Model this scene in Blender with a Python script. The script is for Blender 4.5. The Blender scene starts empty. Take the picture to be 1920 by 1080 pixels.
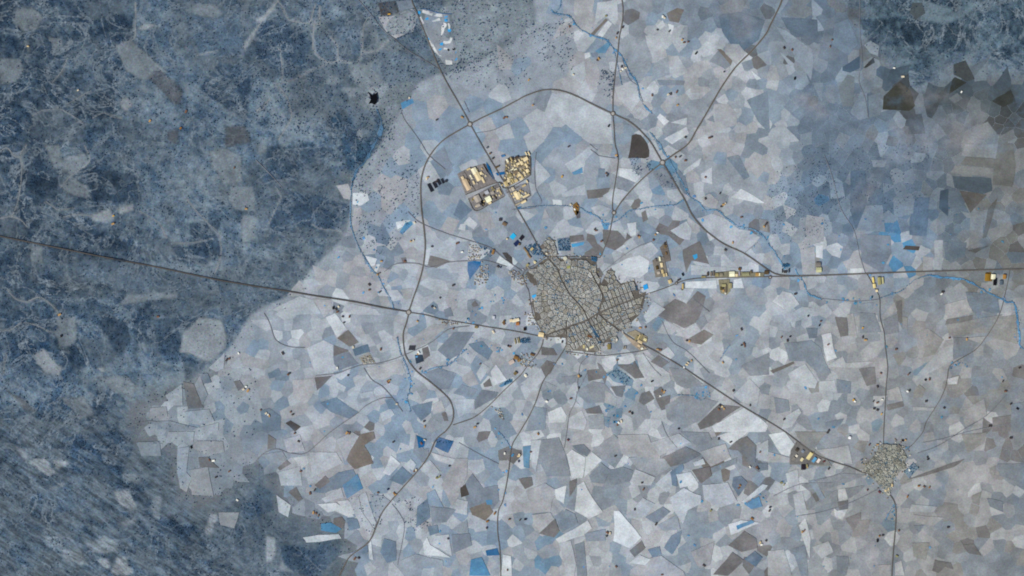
# Nadir view of a ring-road town on a patchwork plain, seen from very high up (false-colour daylight).
# 1 photograph pixel = 5 m on the ground; x to the right, y up the picture.
import bpy, math, random
import numpy as np
from mathutils import Vector
random.seed(7); np.random.seed(7)
S = 5.0
def W(X, Y): return ((X-960.0)*S, (540.0-Y)*S)
scene = bpy.context.scene
col = scene.collection
# ---------------------------------------------------------------- camera, sky, sun, exposure
ALT = 30000.0
cd = bpy.data.cameras.new('camera'); cd.sensor_width = 36; cd.lens = 36*ALT/(1920*S)
cd.clip_start = 10; cd.clip_end = 90000
cam = bpy.data.objects.new('camera', cd); cam.location = (0, 0, ALT); col.objects.link(cam); scene.camera = cam
SUN_EL, SUN_AZ = math.radians(46), math.radians(225)      # azimuth from +y, clockwise: light comes from the lower left
world = bpy.data.worlds.new('World'); scene.world = world; world.use_nodes = True
wn = world.node_tree.nodes; wl = world.node_tree.links
sky = wn.new('ShaderNodeTexSky'); sky.sky_type = 'NISHITA'; sky.sun_disc = False
sky.sun_elevation = SUN_EL; sky.sun_rotation = SUN_AZ
wl.new(sky.outputs[0], wn['Background'].inputs[0]); wn['Background'].inputs[1].default_value = 0.08
sd = bpy.data.lights.new('sun', 'SUN'); sd.energy = 3.8; sd.angle = math.radians(0.5); sd.color = (1, 0.965, 0.92)
sun = bpy.data.objects.new('sun', sd); col.objects.link(sun); sun.location = (0, 0, 5000)
sdir = Vector((math.sin(SUN_AZ)*math.cos(SUN_EL), math.cos(SUN_AZ)*math.cos(SUN_EL), math.sin(SUN_EL)))
sun.rotation_euler = sdir.to_track_quat('Z', 'Y').to_euler()
vs = scene.view_settings; vs.view_transform = 'Standard'; vs.look = 'None'; vs.exposure = 0.0; vs.gamma = 1.0; vs.use_curve_mapping = False
scene.cycles.filter_width = 1.9
# ---------------------------------------------------------------- colour
FILL = np.array((1.118, 1.072, 1.11))                       # how bright a flat white surface renders under this light
def lin(c):
    c = np.asarray(c, float)/255.0
    c = np.where(c <= 0.04045, c/12.92, ((c+0.055)/1.055)**2.4)
    return np.clip(c/FILL, 0, 0.85)
PAL = dict(w=(204,207,213), l=(180,184,192), p=(169,168,173), m=(149,156,167), g=(128,136,149), d=(117,113,114), k=(56,68,84),
           t=(122,113,107), b=(133,151,171), a=(86,138,176), s=(114,131,150), z=(36,96,146), c=(66,164,216), x=(80,74,72),
           q=(145,143,141), u=(96,84,66), n=(34,42,72), v=(94,112,131))
def pal(k, jit=0.0):
    c = np.array(PAL[k], float)
    if jit: c = c*(1+np.random.uniform(-jit, jit)) + np.random.uniform(-jit*18, jit*18, 3)
    return np.clip(c, 8, 245)
# ---------------------------------------------------------------- numpy noise
class VN:
    def __init__(s, seed): s.t = np.random.RandomState(seed).rand(256, 256)
    def __call__(s, x, y):
        x = np.asarray(x, float); y = np.asarray(y, float)
        xi = np.floor(x).astype(int); yi = np.floor(y).astype(int); fx = x-xi; fy = y-yi
        fx = fx*fx*(3-2*fx); fy = fy*fy*(3-2*fy)
        a = s.t[xi & 255, yi & 255]; b = s.t[(xi+1) & 255, yi & 255]; c = s.t[xi & 255, (yi+1) & 255]; d = s.t[(xi+1) & 255, (yi+1) & 255]
        return (a*(1-fx)+b*fx)*(1-fy)+(c*(1-fx)+d*fx)*fy
def fbm(n, x, y, o=4):
    r = 0; a = 0.5; t = 0
    for i in range(o):
        r = r+a*n(x*2**i+i*17.3, y*2**i+i*9.1); t += a; a *= 0.5
    return r/t
N1, N2, N3, N4, N5 = VN(1), VN(2), VN(3), VN(4), VN(5)
def sstep(a, b, x):
    t = np.clip((x-a)/(b-a), 0, 1); return t*t*(3-2*t)
def sdist1(poly, x, y):
    """one point, plain python"""
    d2 = 1e12; ins = False; n = len(poly)
    for i in range(n):
        x0, y0 = poly[i]; x1, y1 = poly[(i+1) % n]
        dx, dy = x1-x0, y1-y0; t = min(1, max(0, ((x-x0)*dx+(y-y0)*dy)/(dx*dx+dy*dy+1e-9)))
        d2 = min(d2, (x-x0-t*dx)**2+(y-y0-t*dy)**2)
        if (y0 > y) != (y1 > y) and x < (x1-x0)*(y-y0)/(y1-y0)+x0: ins = not ins
    return math.sqrt(d2)*(1 if ins else -1)
def sdist(poly, X, Y):
    """signed distance, positive inside"""
    X = np.asarray(X, float); Y = np.asarray(Y, float)
    d2 = np.full(X.shape, 1e12); ins = np.zeros(X.shape, bool); n = len(poly)
    for i in range(n):
        x0, y0 = poly[i]; x1, y1 = poly[(i+1) % n]
        dx, dy = x1-x0, y1-y0; L = dx*dx+dy*dy+1e-9
        t = np.clip(((X-x0)*dx+(Y-y0)*dy)/L, 0, 1)
        d2 = np.minimum(d2, (X-x0-t*dx)**2+(Y-y0-t*dy)**2)
        c = (y0 > Y) != (y1 > Y)
        ins ^= c & (X < (x1-x0)*(Y-y0)/((y1-y0) if y1 != y0 else 1e-9)+x0)
    return np.where(ins, 1, -1)*np.sqrt(d2)
def T(c, r, s):
    """'x,y x,y' in quarter-pixel tile units -> photograph pixels"""
    return [(c*480+float(a.split(',')[0])/4, r*270+float(a.split(',')[1])/4) for a in s.split()]
# ---------------------------------------------------------------- land cover: wooded hills on the left and at the upper right
SCRUB_L = [(-900,-900),(1060,-900),(985,-160),(1000,0),(1005,40),(960,80),(900,110),(850,135),(790,150),(762,190),(742,215),(722,262),(690,300),(662,330),(656,380),
           (656,420),(640,452),(592,496),(560,536),(520,566),(472,590),(446,630),(420,662),(396,690),(346,716),(290,742),(250,770),(254,800),(258,830),(320,850),(328,900),(345,940),
           (400,948),(446,905),(470,885),(505,880),(514,925),(545,960),(610,985),(645,1010),(650,1060),(640,1110),(620,1400),(700,2100),(-900,2100)]
SCRUB_R = [(1500,-900),(1530,-60),(1575,0),(1600,30),(1604,90),(1625,80),(1652,100),(1665,128),(1690,160),(1725,172),(1760,158),(1785,128),(1815,118),(1850,138),(1900,146),(1960,140),(2700,100),(2700,-900)]
HOLE_R = [T(3,0,'720,330 770,300 830,350 850,430 800,480 690,520')]
def scrubL(X, Y): return sdist(SCRUB_L, X, Y)
def scrubR(X, Y): return sdist(SCRUB_R, X, Y)
def height(X, Y, dl=None, dr=None):
    X = np.asarray(X, float); Y = np.asarray(Y, float)
    if dl is None: dl, dr = scrubL(X, Y), scrubR(X, Y)
    w = sstep(8, 110, dl) + 0.5*sstep(8, 90, dr)
    r = 1-np.abs(2*fbm(N1, X/150+3, Y/150+7, 5)-1)
    st = fbm(N2, (X*0.82+Y*0.57)/150, (-X*0.57+Y*0.82)/26, 4)          # strike ridges, lower left
    b = sstep(640, 900, Y)*sstep(620, 380, X)
    h = 60*r + 26*fbm(N3, X/45, Y/45, 3) + b*14*st
    return w*np.maximum(h, 0)
# ---------------------------------------------------------------- fields: 'colour:outline' per tile, and seeds 'x,y,colour'
FPOLY = {  # right-hand tiles carry some vignette darkening in their tones
(1,0): "a:1085,770 1170,740 1185,770 1100,820|p:920,130 1020,125 1170,70 1210,120 1180,240 1110,260 1050,290 980,240|x:920,30 1040,10 1075,90 1010,120 940,115|g:1050,10 1170,0 1190,60 1080,85",
(1,1): "w:725,370 830,360 850,420 790,460 725,455|w:1045,590 1100,575 1160,570 1100,620 1060,640|a:1120,590 1165,580 1175,600 1095,680 1075,660|t:1310,835 1460,875 1350,930 1280,910|w:1275,790 1310,780 1290,905 1265,900|p:1440,545 1530,575 1470,690 1380,640|w:1600,545 1660,600 1630,640 1560,590|w:1535,600 1575,595 1570,650 1520,640|p:1640,520 1750,510 1800,620 1710,660|s:1530,410 1620,500 1540,570 1480,530|g:1310,95 1410,10 1480,190 1440,240|w:1800,890 1830,830 1920,905 1900,920|x:1845,815 1880,812 1920,850 1925,910 1880,870|z:1590,885 1640,875 1690,880 1680,920 1640,970 1605,1018 1590,950|w:820,840 905,860 890,910 860,920|w:905,900 930,900 905,960 885,950|d:1085,850 1120,850 1135,895 1100,895|l:360,1020 430,1010 500,1060 350,1075|p:600,310 690,300 715,370 715,420 660,410|p:735,480 790,470 800,560 760,650 715,660|g:660,700 740,680 750,780 700,780 610,760|s:890,700 950,590 1010,700 990,760 900,740",
(2,0): "t:590,250 700,140 720,150 610,265|w:640,260 720,155 750,180 680,280|w:465,240 500,225 530,250 500,300 465,310|p:360,180 440,160 460,230 300,300|d:850,80 900,65 960,90 950,140 870,190 830,160|t:1160,100 1240,60 1290,70 1250,170 1180,160|w:1085,190 1130,150 1150,190 1110,225|w:1170,180 1215,190 1195,265 1180,240|l:1000,265 1170,265 1150,320 1050,430 1020,400|l:1390,380 1530,230 1565,270 1520,400 1440,430|t:1540,370 1570,370 1660,440 1640,490|g:1480,460 1550,380 1640,490 1600,520|q:1550,50 1640,0 1770,0 1720,90 1640,160|v:1550,110 1700,90 1900,150 1850,300 1740,380 1640,330 1580,240|p:1600,330 1700,330 1760,400 1680,480 1600,400|a:620,380 690,340 730,310 740,340 700,400 640,400|w:540,400 580,390 590,425 550,440|s:590,400 640,390 640,420 600,430|p:560,460 640,480 660,560 650,640 590,680 550,600|l:460,500 540,460 555,560 520,630 430,560|g:770,650 780,580 840,570 910,595|l:770,660 910,600 950,640 960,750 900,830 800,740|l:1180,560 1240,410 1320,540 1220,590|m:820,420 1000,290 1050,430 1040,520 960,620 900,540|m:1060,480 1170,420 1180,560 1050,610|g:1090,600 1300,605 1290,640 1110,640|p:1340,645 1480,650 1480,690 1340,695|p:1520,780 1620,780 1680,850 1690,930 1540,990 1450,970|g:1460,900 1510,860 1520,920|s:1760,750 1920,680 1930,1000 1850,920|l:290,790 345,695 420,700 560,760 700,840 745,860 750,1000 760,1080 580,1080 400,930|m:780,860 950,890 1010,950 920,960|l:910,840 960,800 1000,830 970,870|w:1085,880 1110,850 1180,910 1140,940|l:1190,920 1310,880 1310,940|w:1140,1040 1310,950 1330,1000 1200,1080|w:1790,530 1870,590 1830,600|x:900,1015 930,1003 965,1012 990,1040 1020,1085 1032,1130 1030,1175 1000,1188 870,1184 884,1130|p:470,0 620,0 600,100 640,180 590,250 490,220 465,90|l:640,20 780,0 800,140 770,190 700,120 620,180",
(3,0): "u:990,610 1070,680 1100,790 1060,830 860,820 870,720|u:1380,600 1400,580 1490,620 1360,710|u:1820,670 1860,760 1760,800 1680,760|t:1390,480 1480,450 1550,590 1490,610 1390,560|q:530,650 600,560 650,580 640,800 560,800 540,720|p:430,640 500,630 500,780 430,760|l:690,690 740,700 745,880 690,900 620,850 640,790|l:750,720 840,690 860,800 840,860 760,880|w:720,340 770,305 830,350 820,420 770,400|v:560,500 690,420 690,510 620,545 560,530|x:720,510 790,430 800,470 740,510|l:330,620 410,620 405,770|l:60,200 140,230 330,370 340,480 320,600 250,500 190,400|v:100,130 370,150 380,330 300,300 140,210|q:100,110 200,20 330,60 330,110 270,140|l:80,380 200,480 160,500|l:30,960 120,930 240,1060 0,1080 0,1000|w:1360,740 1420,700 1460,740 1400,780|w:1490,800 1530,720 1590,750 1570,810|l:1550,960 1650,910 1720,1000 1500,1080|p:1740,1020 1840,970 1860,1040 1760,1080|q:1080,20 1150,20 1180,100 1100,150 1060,90|q:1280,700 1350,650 1340,720 1270,800|d:1060,860 1150,850 1180,1000 1050,1010|b:500,180 600,140 680,330 600,420 480,330",
(3,1): "l:1480,0 1730,0 1720,105 1450,85|q:1480,90 1710,110 1690,180 1440,150|p:1400,155 1690,180 1680,250 1370,215|q:1730,0 1840,0 1860,150 1830,320 1680,300 1700,150|v:1380,240 1670,255 1680,350 1600,380 1400,330|t:1440,350 1640,380 1520,520|b:1355,350 1430,360 1510,520 1360,480|p:1520,530 1620,510 1610,700 1500,800|t:1650,480 1720,400 1640,700 1610,710|p:775,120 895,115 870,175 790,170|s:1105,400 1210,400 1190,690 1060,680 1060,580|v:1290,350 1350,340 1350,540 1280,480|s:720,460 860,290 860,450|p:710,460 860,460 880,660 670,650|p:940,400 1100,410 1090,520 950,560|l:470,290 560,290 580,400 470,410|p:290,530 420,550 415,730 270,780|w:360,760 410,760 410,860 360,850|p:240,790 350,770 355,980 260,975|x:1030,760 1140,765 1130,795 1010,790|w:620,935 720,925 730,970 620,970|l:1250,720 1310,720 1300,950 1240,940|p:1160,840 1240,850 1230,950 1160,950|g:690,680 920,690 930,820 850,960 700,880|b:1310,730 1490,740 1480,850 1330,870|d:1500,800 1660,760 1560,820|v:620,200 730,200 740,450 660,650 620,500",
(2,1): "l:470,100 590,10 640,30 500,180|l:170,100 290,240 180,330|l:370,370 550,300 555,380 380,395|a:450,215 525,175 530,215 465,235|s:650,185 695,185 695,250 645,250|w:800,180 900,190 970,240 930,290 800,240|g:790,240 930,290 860,360 780,320|d:560,345 740,330 720,370 680,400 570,410|l:680,390 780,330 880,360 800,470 760,440|l:590,480 660,460 740,490 700,550 640,540|w:305,415 370,420 375,465 310,460|d:680,640 790,650 860,720 830,760 770,800 700,770 680,720|d:860,665 900,700 850,730|l:815,800 870,760 900,800 860,840|l:990,760 1040,730 1100,800 1030,860 960,810|w:740,920 860,860 960,830 1030,880 1020,960 960,1010 860,990 820,1050 780,1000|d:1280,790 1410,725 1440,790 1480,900 1350,870 1300,960|c:1355,830 1390,820 1395,850 1370,865|l:1340,900 1470,920 1700,930 1450,980 1340,980|l:1390,560 1500,520 1600,560 1700,640 1780,650 1860,700 1740,820 1500,690|l:1190,650 1310,580 1350,640 1330,720 1270,710|w:1640,400 1720,335 1900,440 1850,445|p:1420,400 1480,370 1550,430 1530,490 1440,460|l:1410,220 1500,170 1500,300 1420,280|s:1610,100 1700,80 1780,250 1740,270|l:1290,200 1420,100 1400,160 1280,240|g:1050,215 1130,170 1180,220 1240,340 1130,320|l:1160,345 1270,330 1290,400 1240,440 1170,400|p:250,480 280,550 230,560|w:860,600 930,590 930,680 890,690|d:970,520 1000,500 1020,570 980,590|d:1170,660 1280,710 1250,720 1160,680|c:440,750 540,732 530,758 450,775|d:430,690 530,680 540,720 430,740|s:340,710 430,700 440,800 350,800|w:1300,1030 1530,1020 1540,1080 1300,1080|w:1660,1020 1720,1010 1740,1080 1660,1080|s:1240,180 1300,250 1340,390 1290,370 1260,310|q:1850,560 1920,570 1920,660 1860,650|a:670,590 730,590 720,640 690,640",
(1,2): "w:520,220 590,190 680,310 610,375|t:610,380 690,315 770,410 700,440|d:585,430 690,465 690,475 585,510|g:585,510 690,475 740,540 770,570 610,620 590,570|l:380,450 510,390 580,430 585,570 620,620 450,655|v:720,460 840,420 860,480 740,510|q:770,520 850,480 900,570 800,570|d:440,670 575,655 460,770|p:275,690 430,680 450,770 370,870 280,820|p:820,600 1090,540 1120,640 1040,650 950,690 880,680|l:580,655 710,605 700,640 640,690|l:590,690 680,740 660,780 580,730|s:480,860 600,820 770,930 700,980 560,930|x:220,1010 260,990 340,1040 290,1078|w:1760,630 1800,575 1880,690 1780,735|d:1700,715 1750,675 1770,735 1710,740|s:1590,420 1700,395 1780,480 1740,540 1640,470|g:1360,470 1480,330 1640,330 1520,500 1450,540|p:1130,400 1330,270 1440,280 1300,410 1180,460|d:1245,455 1290,440 1305,510 1260,540|k:1195,500 1250,500 1260,550 1200,570|g:1250,640 1370,600 1500,640 1450,760 1380,760|g:1480,790 1540,720 1660,760 1620,820|g:1640,840 1690,760 1820,780 1800,820 1640,910|l:1480,830 1640,830 1630,910 1520,970|s:1160,890 1320,850 1310,940 1240,1000|p:1320,870 1390,840 1420,920 1330,950|d:1390,940 1420,930 1440,1000 1410,1000|l:1650,640 1700,560 1750,600 1680,700|d:1615,120 1640,90 1665,130 1630,140|g:1410,160 1460,140 1480,210 1420,220|p:1080,10 1180,0 1160,80 1120,90|l:960,20 1060,10 1110,80 1030,100|l:640,170 680,110 900,160 940,200 760,200|l:130,160 330,60 430,90 490,190 220,210|p:420,80 560,90 570,160 510,220 460,130|l:930,940 1010,900 1040,950 950,1000|s:970,840 1050,830 1070,900 1000,910|l:780,790 880,770 890,820 790,830|a:1820,735 1880,690 1920,680 1920,705 1840,745|s:90,640 170,600 190,660 100,680|s:30,920 100,900 190,960 180,1070 60,1080",
(2,2): "d:1095,210 1130,150 1220,85 1310,120 1390,20 1450,60 1400,250 1290,300 1150,240|l:1200,10 1370,0 1310,120 1240,80|l:1090,340 1150,245 1260,300 1200,350|l:1220,350 1380,260 1420,320 1330,380|t:1300,390 1440,310 1510,350 1420,425 1350,410|p:1450,280 1560,190 1620,180 1640,290 1520,360|s:1380,250 1440,200 1470,260 1420,310|p:1820,420 1880,330 1930,300 1930,440 1850,470|l:970,240 1060,100 1150,160 1010,270|s:940,240 980,200 1010,260|w:670,530 770,510 790,560 740,610 680,570|w:790,520 910,490 930,540 880,570 800,570|l:930,500 990,490 1180,640 1190,690 1130,730 1050,740 1010,690 990,620|d:790,575 910,570 920,540 990,670 920,680 880,640|a:710,640 790,600 910,690 900,740 760,700|d:640,560 670,580 720,650 700,720 660,650|d:560,620 650,610 680,680 570,700|d:1040,550 1100,500 1180,560 1120,600|l:1110,480 1170,440 1220,500 1180,540|g:1180,600 1280,610 1340,650 1430,720 1310,760 1230,720|b:1380,740 1470,730 1480,790 1430,840 1360,810|d:740,740 850,730 830,820 780,810|d:970,790 1030,770 1070,830 990,880 950,850|d:1060,780 1120,740 1150,790 1080,830|d:1080,830 1190,800 1180,900 1120,915|d:545,910 650,880 680,940 560,940|d:1390,1020 1550,870 1720,890 1500,1030 1410,1060|w:1500,1035 1740,900 1880,990 1920,1030 1900,1080 1520,1080|g:1150,880 1300,800 1550,850 1400,1000 1270,1060 1160,980|l:1660,800 1780,680 1860,760 1830,900 1720,850|g:1720,580 1930,480 1930,650 1780,660|l:150,660 220,600 250,670 190,740 60,720|m:240,700 330,740 300,800|w:270,930 370,890 410,960 400,1010 280,1010|b:150,920 170,890 260,900 250,1060 100,1075|g:370,670 490,650 470,710 400,740|g:480,780 600,700 700,720 760,800 690,860 560,860|d:215,590 260,540 330,560 290,640 250,660|d:220,440 310,450 340,500 220,500|l:470,830 510,880 430,900|l:420,980 520,920 560,1000 540,1070 420,1050|m:570,960 690,940 690,1060 580,1060|p:700,770 790,830 780,890 690,860|w:320,370 400,365 395,410 330,415|a:780,910 830,900 820,970 780,980|a:690,960 740,970 720,1050 695,1030|a:1050,290 1090,215 1140,240 1080,330",
(3,2): "l:150,200 260,140 330,150 300,220 210,250 205,300 180,290|l:60,100 110,20 180,40 240,120 150,180|v:285,300 375,300 365,370 310,380|s:120,420 330,390 400,450 430,560 470,640 360,630 280,550 160,545|w:400,350 470,340 490,440 520,520 440,550|t:20,620 190,550 200,565 40,640|l:150,640 280,570 370,700 350,750 260,740 180,710|l:450,580 560,510 580,560 790,550 700,600 460,590|s:510,680 620,700 620,790 520,790|l:380,700 500,690 520,780 380,760|d:680,610 800,590 810,720 740,740|p:590,200 640,190 670,360 610,360|d:500,220 590,220 600,360 540,370|q:980,200 1050,220 1045,310 1000,300|d:960,100 1000,90 1010,310 970,230|p:1330,120 1490,80 1540,180 1330,240|v:1480,30 1720,50 1740,190 1680,190 1600,170 1580,230 1510,130|q:1110,340 1200,300 1320,390 1240,500 1130,460|p:1330,400 1380,390 1390,530 1230,590|g:1390,370 1600,380 1530,480 1390,540|p:1490,380 1630,360 1600,420|q:1340,270 1760,200 1680,330 1360,360|q:1740,220 1860,200 1870,420 1640,360|d:1340,240 1540,200 1530,240 1330,280|g:860,240 970,190 980,330 880,350|b:690,110 790,110 780,160 680,160|s:690,180 800,190 850,330 690,340|p:850,210 950,100 970,170 860,240|s:40,820 150,840 160,920 60,940|l:130,960 230,900 250,930 180,1040 100,1060|s:430,1010 570,980 540,1030 420,1060|w:1340,680 1430,660 1420,720 1350,720|d:890,880 1010,850 1020,890 900,920|l:1090,890 1250,900 1240,920 1090,920|p:1450,930 1620,830 1640,960 1480,1040|d:1680,970 1820,960 1820,1080 1680,1080|v:1820,870 1930,850 1930,1080 1820,1080|q:1090,770 1130,720 1180,760 1160,820 1090,820|p:890,770 980,740 1010,850 900,840|q:1200,420 1320,390 1250,500 1160,520|l:1300,460 1390,420 1385,540 1100,700 1080,690",
(3,3): "q:200,0 450,0 400,50 340,140 240,70|l:340,140 600,100 640,240 500,220 380,170|w:0,20 120,0 200,90 160,180 100,170|p:0,150 160,190 160,230 0,230|g:250,400 560,310 740,320 620,370 330,460|l:130,310 220,280 240,440 160,440|b:300,370 350,360 430,500 400,520|d:330,470 360,450 380,520 360,530|w:525,430 580,420 600,500 530,520|d:520,530 600,510 600,580 540,600|w:490,570 520,590 600,580 560,660 500,630|g:580,420 720,400 700,440 600,500|m:430,540 520,520 520,430 300,590|q:640,750 690,660 770,660 740,770 670,790|d:580,650 700,600 700,650 640,740|l:190,470 260,440 290,590 210,650|w:230,700 280,640 320,800 310,950|p:0,890 120,880 180,1080 0,1080|s:180,880 280,850 300,1080 250,1080|v:510,930 600,930 610,1000 520,1010|v:520,1000 600,1000 590,1080 520,1080|l:330,860 450,820 490,900 400,950|q:1450,20 1640,0 1620,80 1500,160|p:1090,620 1320,640 1240,710 1110,680|l:1080,540 1270,560 1240,600 1060,600|v:1090,700 1170,700 1130,760|d:1040,360 1380,230 1480,200 1400,260 1180,330|q:1080,830 1210,830 1180,960 1090,930|d:1250,960 1370,980 1390,1030 1330,1010 1280,1060 1230,1040|a:1020,300 1090,230 1130,270 1060,350|w:950,980 1000,960 1020,1080 950,1080|p:830,1000 920,990 920,1080 840,1080|v:1720,240 1930,230 1930,400 1740,330|v:1640,500 1760,520 1760,600 1660,560|q:1530,480 1600,450 1580,550 1530,530|q:1660,280 1710,250 1700,330 1670,320|d:1460,850 1540,840 1600,930 1500,910|q:160,170 260,60 420,180 480,260 160,240",
(1,3): "l:205,60 330,20 370,140 240,160|m:50,170 200,150 230,200 160,280|d:160,270 230,210 260,240 180,290|d:90,20 150,60 150,130 90,130|l:170,300 330,260 350,400 190,400|d:240,450 300,410 350,500 320,520|t:770,20 880,0 890,50 810,100 860,180 880,240 740,280 690,230 680,210|l:400,150 600,150 650,230 420,340|l:600,60 720,0 770,30 670,220|s:420,450 620,300 730,280 770,370 650,420 500,460|d:440,400 520,330 560,370 480,430|a:650,400 760,310 800,420 680,500|l:490,500 640,420 660,490 520,530|w:460,540 600,530 740,630 700,640 590,590 540,600|w:610,520 690,510 760,600 690,640|l:690,500 820,450 900,680 850,770 760,650|m:850,470 960,480 1010,520 950,600 900,660|d:580,650 640,635 670,670 650,730 580,700|a:490,690 560,680 640,730 600,760 490,740|w:350,790 480,770 620,770 640,800 470,820 380,830|w:950,310 1010,175 1080,240 1000,330|s:1000,360 1090,260 1180,330 1100,400|l:1110,250 1160,200 1200,240 1180,290|g:1180,150 1200,20 1260,130 1300,120 1290,180 1250,230|z:1205,25 1270,60 1260,110 1220,120|z:1340,110 1370,40 1480,70 1440,155|l:1310,150 1510,210 1470,250 1340,210|l:1220,270 1300,210 1380,300 1330,370|b:1280,460 1340,430 1410,570 1290,540|p:1390,400 1500,200 1590,200 1580,330 1520,480 1470,560 1400,420|g:1545,420 1620,310 1700,420 1810,400 1820,520 1740,620 1600,560|t:1600,570 1740,520 1780,600 1720,665 1620,620|x:1530,420 1570,390 1600,470 1540,490|l:1510,500 1590,520 1580,620 1480,600|s:1210,560 1290,500 1310,640 1200,720|g:1310,560 1500,580 1430,680 1320,690|g:1470,770 1600,760 1620,850 1480,910|l:1340,780 1450,770 1470,930 1320,840|w:1250,840 1280,790 1310,850 1460,940 1260,920|s:1280,710 1360,700 1370,760 1300,780|m:1480,740 1580,650 1590,760|z:1720,890 1810,870 1825,925 1730,930|a:1610,960 1690,940 1760,1080 1600,1080|w:1850,920 1910,930 1920,1080 1840,1080|s:960,800 1050,820 1050,960 980,980 930,900|w:840,840 860,820 880,960 850,950|s:720,900 830,850 840,900 730,950|m:1090,960 1200,920 1400,960 1400,1000 1100,1030|w:150,470 260,550 240,640 170,600|s:680,650 760,650 780,720 700,740|a:1720,510 1770,510 1770,545 1730,545",
(2,3): "w:410,165 450,125 550,190 540,310 530,345 450,345|w:555,190 600,145 675,210 600,290 545,340|v:450,100 540,90 590,140 560,185 500,150|g:600,140 760,20 800,50 830,180 770,270 690,210|p:790,20 1020,20 1040,80 1110,160 1110,200 960,190 870,185 820,160|l:1040,80 1250,10 1340,80 1180,140 1110,180|g:1260,0 1470,0 1500,60 1390,110 1330,70|p:1400,150 1600,90 1640,190 1490,260|d:1110,200 1300,110 1420,170 1300,240 1180,260|w:1360,230 1430,200 1450,240 1370,260|s:1490,270 1690,190 1680,240 1500,310|v:1840,235 1920,230 1920,285 1850,290|d:1620,130 1690,60 1760,30 1830,100 1820,230 1760,220 1700,140|l:1840,100 1920,60 1920,220 1840,210|w:1540,30 1620,0 1770,0 1640,100|g:190,190 220,60 350,40 400,160 440,330 260,330|l:140,60 220,60 180,300 150,250|a:80,110 140,100 130,270 90,260|d:50,350 150,340 160,400 100,430|p:140,430 250,380 340,440 300,520 290,590 150,610|w:320,430 410,400 390,540 330,500|d:430,370 490,350 480,410 430,490|w:490,400 540,370 600,480 680,600 580,650 470,590|p:150,620 290,600 310,640 200,740 160,680|d:200,760 320,650 360,740 320,790|s:340,690 400,580 470,610 490,680 380,750|w:330,800 570,660 600,720 540,770 440,800 360,840|l:350,830 440,810 480,990 470,1080 400,1080 390,970|s:470,840 540,820 560,1080 490,1080|s:580,330 670,230 730,280 690,390 600,380|s:710,290 830,260 910,290 880,370 740,400|m:870,190 960,190 1140,200 1190,260 1080,330 950,280|l:880,370 930,280 1070,340 1040,400 900,400|l:1070,390 1200,280 1210,400 1160,450|s:1185,300 1280,240 1290,280 1230,330 1240,410 1200,400|w:1230,320 1340,300 1400,390 1260,420|l:1180,490 1290,420 1360,460 1420,480 1420,540 1320,590 1280,690 1220,600|l:850,630 980,490 1070,540 1000,640 870,650|w:760,590 800,590 970,790 880,870 760,820 770,700|d:880,890 970,810 1000,870 920,940|s:1020,880 1110,860 1120,920 1060,950|s:1140,870 1190,780 1270,740 1260,830 1200,920|m:1090,700 1240,620 1260,730 1130,740|g:1000,640 1130,560 1190,600 1080,690|m:540,760 700,730 700,820 560,820|p:890,1030 1000,960 1120,930 1280,1040 1300,1080 880,1080|w:880,980 960,920 1040,960 1000,1000|d:1510,1070 1650,900 1740,960 1620,1080|d:1620,850 1740,740 1830,800 1840,870 1720,900|v:1740,950 1820,890 1880,940 1830,1010|l:1430,400 1620,380 1690,520 1550,570 1440,500|w:1720,520 1880,390 1920,400 1900,430 1740,530|a:1740,540 1850,480 1880,560 1790,580|d:1350,290 1480,260 1500,330 1420,390|w:1620,690 1720,660 1860,680 1640,770|a:1680,700 1800,660 1820,680 1690,730|v:1660,340 1720,330 1770,380 1700,480 1650,400|p:1340,900 1520,820 1480,1000 1400,1020",
(0,2): "v:1490,640 1560,640 1590,710 1530,720|d:1755,700 1800,690 1830,740 1790,770|l:1385,930 1570,910 1610,1000 1500,1030 1390,1010|l:1490,1050 1640,1010 1640,1070 1500,1085|m:1180,1000 1280,1000 1480,1050 1400,1080 1180,1060|d:1370,700 1450,720 1530,900 1410,910|l:1240,800 1360,720 1370,880 1280,880|p:1130,900 1250,890 1260,970 1120,980|m:1460,720 1500,660 1560,800 1520,880|l:1570,600 1690,480 1680,600 1620,630",
(0,3): "m:1020,80 1200,70 1210,180 1060,180|l:1260,0 1460,0 1450,80 1240,80|l:1330,120 1420,110 1400,300 1440,350 1400,450 1350,420 1330,300|p:1480,70 1670,70 1680,150 1560,180 1440,120|p:1430,280 1560,260 1600,480 1440,470|d:1490,190 1560,190 1640,270 1500,260|p:1640,600 1800,600 1760,720 1650,700",
}
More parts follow.
